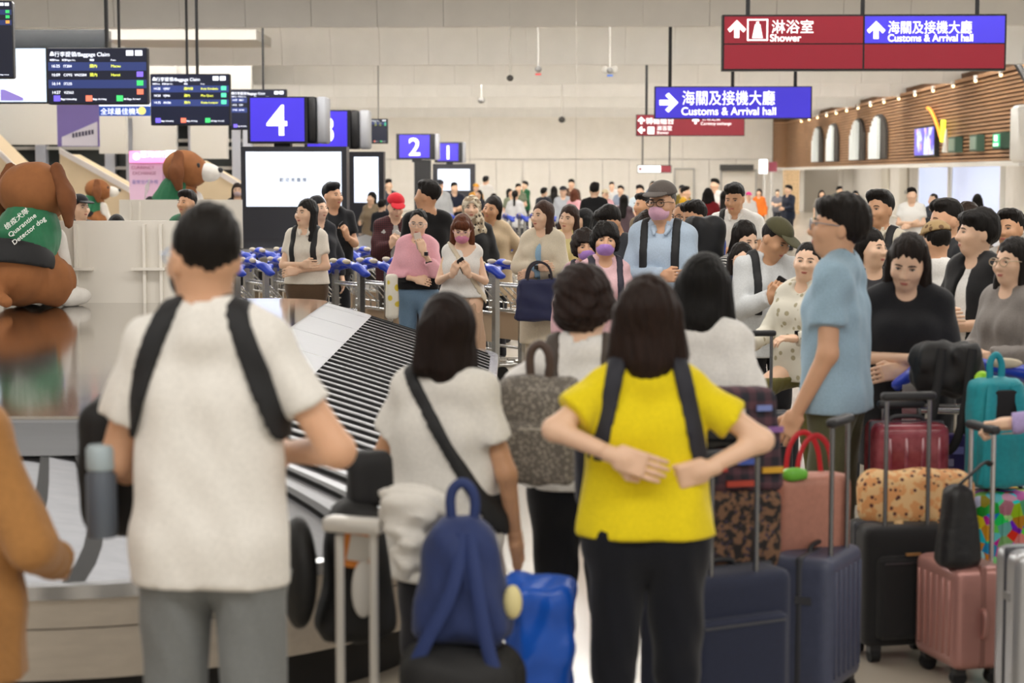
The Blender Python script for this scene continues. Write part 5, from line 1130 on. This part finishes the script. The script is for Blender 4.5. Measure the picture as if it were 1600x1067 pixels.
person('RC', 'man in red cap and maroon plaid shirt looking down', 617, 301, 19.0, 10, 0, 'l', 'crop', top='#4a1c22', sleeve='long', hem=.8, loose=.03, inner='#b3b1ae', openw=(.05, .06), bottom='#3a3530', head=(4, 20, 0), cap='#c8202f', arms=('phone', 'phone'), topm=mat('#511c24', .8, kind='plaid', col2='#241214', scale=16))
person('BP', 'young man in black polo looking to the right', 519, 285, 19.1, 22, 0, 'm', 'short', hc='#111318', top='#1b1c20', hem=.82, loose=.028, bottom='#24252b', head=(24, 0, 0), arms=('fwd', 'phone'))
person('DH', 'dark-haired woman half hidden behind the crossed-arms woman', 497, 306, 18.4, 25, 1, 'l', 'long', hc='#17151a', top='#2a2b30', sleeve='long', hem=.8, head=(20, 0, 0))
person('XA', 'woman in cream button blouse with crossed arms behind the carousel', 478, 311, 16.3, -12, 1, 'l', 'long', hc='#1b1818', top='#e9e2d6', sleeve='tee', hem=.955, loose=.02, bottom='#5a4736', head=(-24, -2, 0), arms=('cross_a', 'cross_b'), collar='#e9e2d6', straps=('pair',))
# behind the partition on the left
person('NM', 'man squinting behind the second partition board, near the plush beagle', 292, 297, 19.0, -20, 0, 't', 'short', top='#2f6a4c', hem=.8, head=(-10, 0, 0))
person('CP', 'person in black cap behind the first partition board', 124, 304, 18.6, 30, 1, 'l', 'longback', hc='#4a2a22', top='#4a4a4e', cap='#1a1b1f', hem=.8, head=(20, 0, 0))
person('HT', 'person whose dark hair just shows over the partition board', 181, 335, 17.6, 0, 1, 'l', 'bob', top='#3a3a3e', hem=.8)
person('MW', 'distant masked woman in dark jacket beside the large white screen', 371, 286, 32.6, 6, 1, 'l', 'long', hc='#3a2a24', top='#24262c', sleeve='long', hem=.7, mask='#dcc6cc', inner='#c9a04a', openw=(.05, .03))
phone('OC', -1, 'dark phone held by the man in olive cap'); phone('PP', 1, 'dark phone held by the woman in pink mask'); phone('PS', 1, 'pale phone held before the face of the woman in pink', '#cdbdb2', (0, -.03, .10)); phone('BP', 1, 'black phone held by the young man in black polo'); phone('RC', -1, 'pale phone held by the man in red cap', '#d8d4ce')
bag('tote_bag', 'navy folding tote hanging from the arm of the yellow-sweater woman', 842, 502, 15.75, (.42, .16, .35), mat('#20264f', .6, kind='vinyl', scale=16), 8, taper=-.0 or .22, handles='two', hm=mat('#2a2530', .6), seed=31, amp=.006)
bag('cloth_bag', 'white cloth bag with yellow print beside the woman in jeans', 613, 498, 15.6, (.10, .08, .36), mat('#e4e0d4', .7, kind='floral', col2='#e4e0d4', col3='#d8c040', scale=9), 20, soft=.03, seed=33)
bag('backpack', 'black backpack on the shoulder of the elderly man in cap', 1100, 432, 12.75, (.26, .2, .40), mat('#1a1b1f', .7, kind='vinyl', scale=20), 25, soft=.07, cat='backpack', seed=35)
def watch(pk, side, c='#1c1c1f'):
    root, k, M, ar, _ = PERSONS[pk]; E, W, n, cc, hd = ar[0 if side < 0 else 1]; d_ = (W-E)/np.linalg.norm(W-E); c0 = W-d_*.03
    p = [Vector((c0-d_*.011)*k), Vector((c0+d_*.011)*k)]
    MB().tube(p, .034*k, 12).build('watch_band', mat(c, .5), root, 60)
    nn = n/np.linalg.norm(n); q = (c0-nn*.034)*k; MB().cbox(q, (.017*k, .017*k, .017*k)).build('watch_face', mat('#111114', .15), root)
watch('KH', 1, '#d8c4bc'); watch('TR', -1, '#4a3a30'); watch('PS', 1, '#d9d4cf'); watch('OC', 1)
# arm reaching in from the right edge, holding the rose-gold suitcase
person('LV', 'person in lavender sleeve reaching in from the right edge', 1712, 330, 7.08, -80, 1, 'l', 'bob', top='#b3a3d6', sleeve='long', hem=.8, loose=.02, arms=('down', ((.20, -.16, 1.01), (.12, -.40, .985), (0, -.3, -1), 60, None)), h=1.62)
# ---------------------------------------------------------------- the far crowd: few bodies, many colours
protos = []
for i, (fem, hair, sl, ar, yaw0, cap_) in enumerate(((0, 'short', 'long', ('down', 'fwd'), 0, None), (1, 'longback', 'long', ('fwd', 'down'), 0, None), (0, 'short', 'tee', ('cross_a', 'cross_b'), 0, None), (1, 'bob', 'half', ('down', 'fwd'), 0, None), (0, 'crop', 'long', ('down', 'down'), 0, '#888888'), (1, 'pony', 'long', ('fwd', 'fwd'), 0, None))):
    r_ = person('proto%d' % i, 'x', 700, 285, 45, 0, fem, 'l', hair, top='#777777', sleeve=sl, hem=.82, loose=.03, arms=ar, cap=cap_, h=1.70, eyes=False, res=.024)[0]; protos.append(r_)
used_p = set()
def far(px, ytop, d, yaw, i, top, label, hc='#1a1512', bot='#2a2b32', capc=None, skin='l'):
    src = protos[i]; o = src if i not in used_p else copy_tree(src)
    used_p.add(i); q = P(px, ytop, d); s = q.z/1.70; o.location = (q.x, d, 0); o.scale = (s, s, s); o.rotation_euler = (0, 0, math.radians(yaw)); tag(o, label, 'person', 'distant crowd'); FAR.append((o, top, hc, bot, capc, skin))
FAR = []
for a in ((607, 280, 42, 30, 0, '#3a3f4a', 'distant man in dark jacket left of the number 2 post'), (670, 285, 44, -20, 5, '#3a302c', 'distant woman in dark brown beside the black post'), (687, 281, 40, 5, 4, '#aeb0b2', 'distant man in grey sweater and black cap'), (710, 285, 41.5, 10, 2, '#1c2030', 'distant man in navy with folded arms'), (744, 287, 52, 20, 4, '#c08a3a', 'distant person in yellow cap'), (759, 275, 54, 160, 0, '#e4e2de', 'distant man in white standing above the crowd'),
          (748, 297, 46, -30, 3, '#33343c', 'distant dark-haired woman behind the headscarf'), (772, 302, 42, 160, 1, '#c9c4c0', 'distant woman in pale top right of the headscarf'), (805, 297, 40, 170, 5, '#d6d6d8', 'distant woman in white hoodie with ponytail, seen from behind'), (810, 287, 50, 10, 2, '#6d7560', 'distant man in olive behind the white hoodie'), (820, 283, 56, -60, 0, '#1f5a38', 'distant man in green top facing left'), (797, 295, 48, 40, 3, '#7d8470', 'distant woman in sage left of the white hoodie'),
          (850, 293, 44, 150, 0, '#3a3c42', 'distant man in charcoal with bowed head'), (866, 291, 48, 170, 1, '#5a5650', 'distant woman with long brown hair from behind'), (880, 291, 42, 0, 4, '#b4b8bf', 'distant man in grey cap and light sweatshirt'), (893, 280, 50, -10, 0, '#5a4438', 'distant tall man in brown'), (898, 296, 40, 150, 3, '#e0a5ac', 'distant woman in pink with auburn hair'), (929, 285, 31, 175, 0, '#1a1a1c', 'large dark figure in black seen from behind, mid-distance'), (946, 296, 42, 20, 4, '#e6b0b8', 'distant person in cream cap and pink top'),
          (956, 284, 56, 0, 0, '#d9d9d9', 'distant man in white by the far wall'), (970, 290, 48, -30, 2, '#8f9bb0', 'distant man in grey-blue'), (975, 304, 36, 165, 1, '#5a4a50', 'distant woman with long black hair, from behind'), (1000, 289, 38, -20, 2, '#cfdde6', 'distant man in pale blue shirt'), (1020, 283, 58, 0, 3, '#5a6a8a', 'distant woman in slate blue near small red sign'), (1072, 291, 38, 60, 0, '#c99a1c', 'distant man in mustard jacket bending forward'), (1066, 289, 46, 0, 4, '#7a6a30', 'distant person in olive-yellow and cap beside mustard jacket'),
          (1107, 294, 33, 165, 3, '#7c1c22', 'mid-distance woman in dark red, short curly hair, from behind'), (1117, 279, 40, -40, 0, '#e9e7e3', 'distant man in white shirt left of the white polo'), (1133, 298, 36, 150, 1, '#e0b4b4', 'distant woman in pale pink with dark bag strap'), (1170, 300, 46, 10, 4, '#e8e6e4', 'distant person in hot pink hat'), (1186, 295, 52, -20, 1, '#e2762a', 'distant person in orange vest by the barriers'), (1232, 289, 46, -60, 0, '#1e2536', 'distant officer in dark navy uniform standing alone'),
          (1312, 291, 48, 20, 0, '#cfe03a', 'distant worker in yellow-green safety vest'), (1337, 298, 44, 0, 1, '#e07a34', 'distant woman in orange top with long hair'), (1284, 297, 50, 0, 3, '#8a8580', 'distant woman behind the blue T-shirt man'), (1425, 293, 30, -15, 2, '#f0efec', 'man in white T-shirt walking with dark shoulder strap, right side'), (1458, 302, 32, -40, 5, '#3a4048', 'distant masked woman beside the walking man in white'), (1528, 303, 34, 150, 3, '#5a5a60', 'distant dark-haired person before the lit panes'), (1318, 300, 40, 30, 3, '#b0a08a', 'distant woman in tan between vest worker and man in cream'),
          (580, 300, 34, -30, 1, '#8a7a64', 'distant woman in tan before the number 3 screen'), (597, 312, 32, 160, 0, '#24252c', 'distant man in black leaning before the number 3 screen'), (1215, 296, 60, 0, 2, '#6a6a70', 'distant man in grey left of the officer')):
    far(*a)
for o, top, hc, bot, capc, sk in FAR:
    for ch in o.children:
        n_ = ch.name.split('.')[0]
        c_ = {'top': top, 'trousers': bot, 'cap_crown': capc or ('#d8c9a8' if 'cream' in o['label'] else '#d8358a' if 'pink hat' in o['label'] else '#e0a030' if 'yellow cap' in o['label'] else '#2a2c33'), }.get(n_)
        if n_ == 'cap_brim': c_ = '#d8c9a8' if 'cream' in o['label'] else '#d8358a' if 'pink hat' in o['label'] else '#e0a030' if 'yellow cap' in o['label'] else '#2a2c33'
        if c_: ch.material_slots[0].link = 'OBJECT'; ch.material_slots[0].material = fab(c_)
        if n_ == 'hair' and 'auburn' in o['label']: ch.material_slots[0].link = 'OBJECT'; ch.material_slots[0].material = hair_mat('#6a3a26')
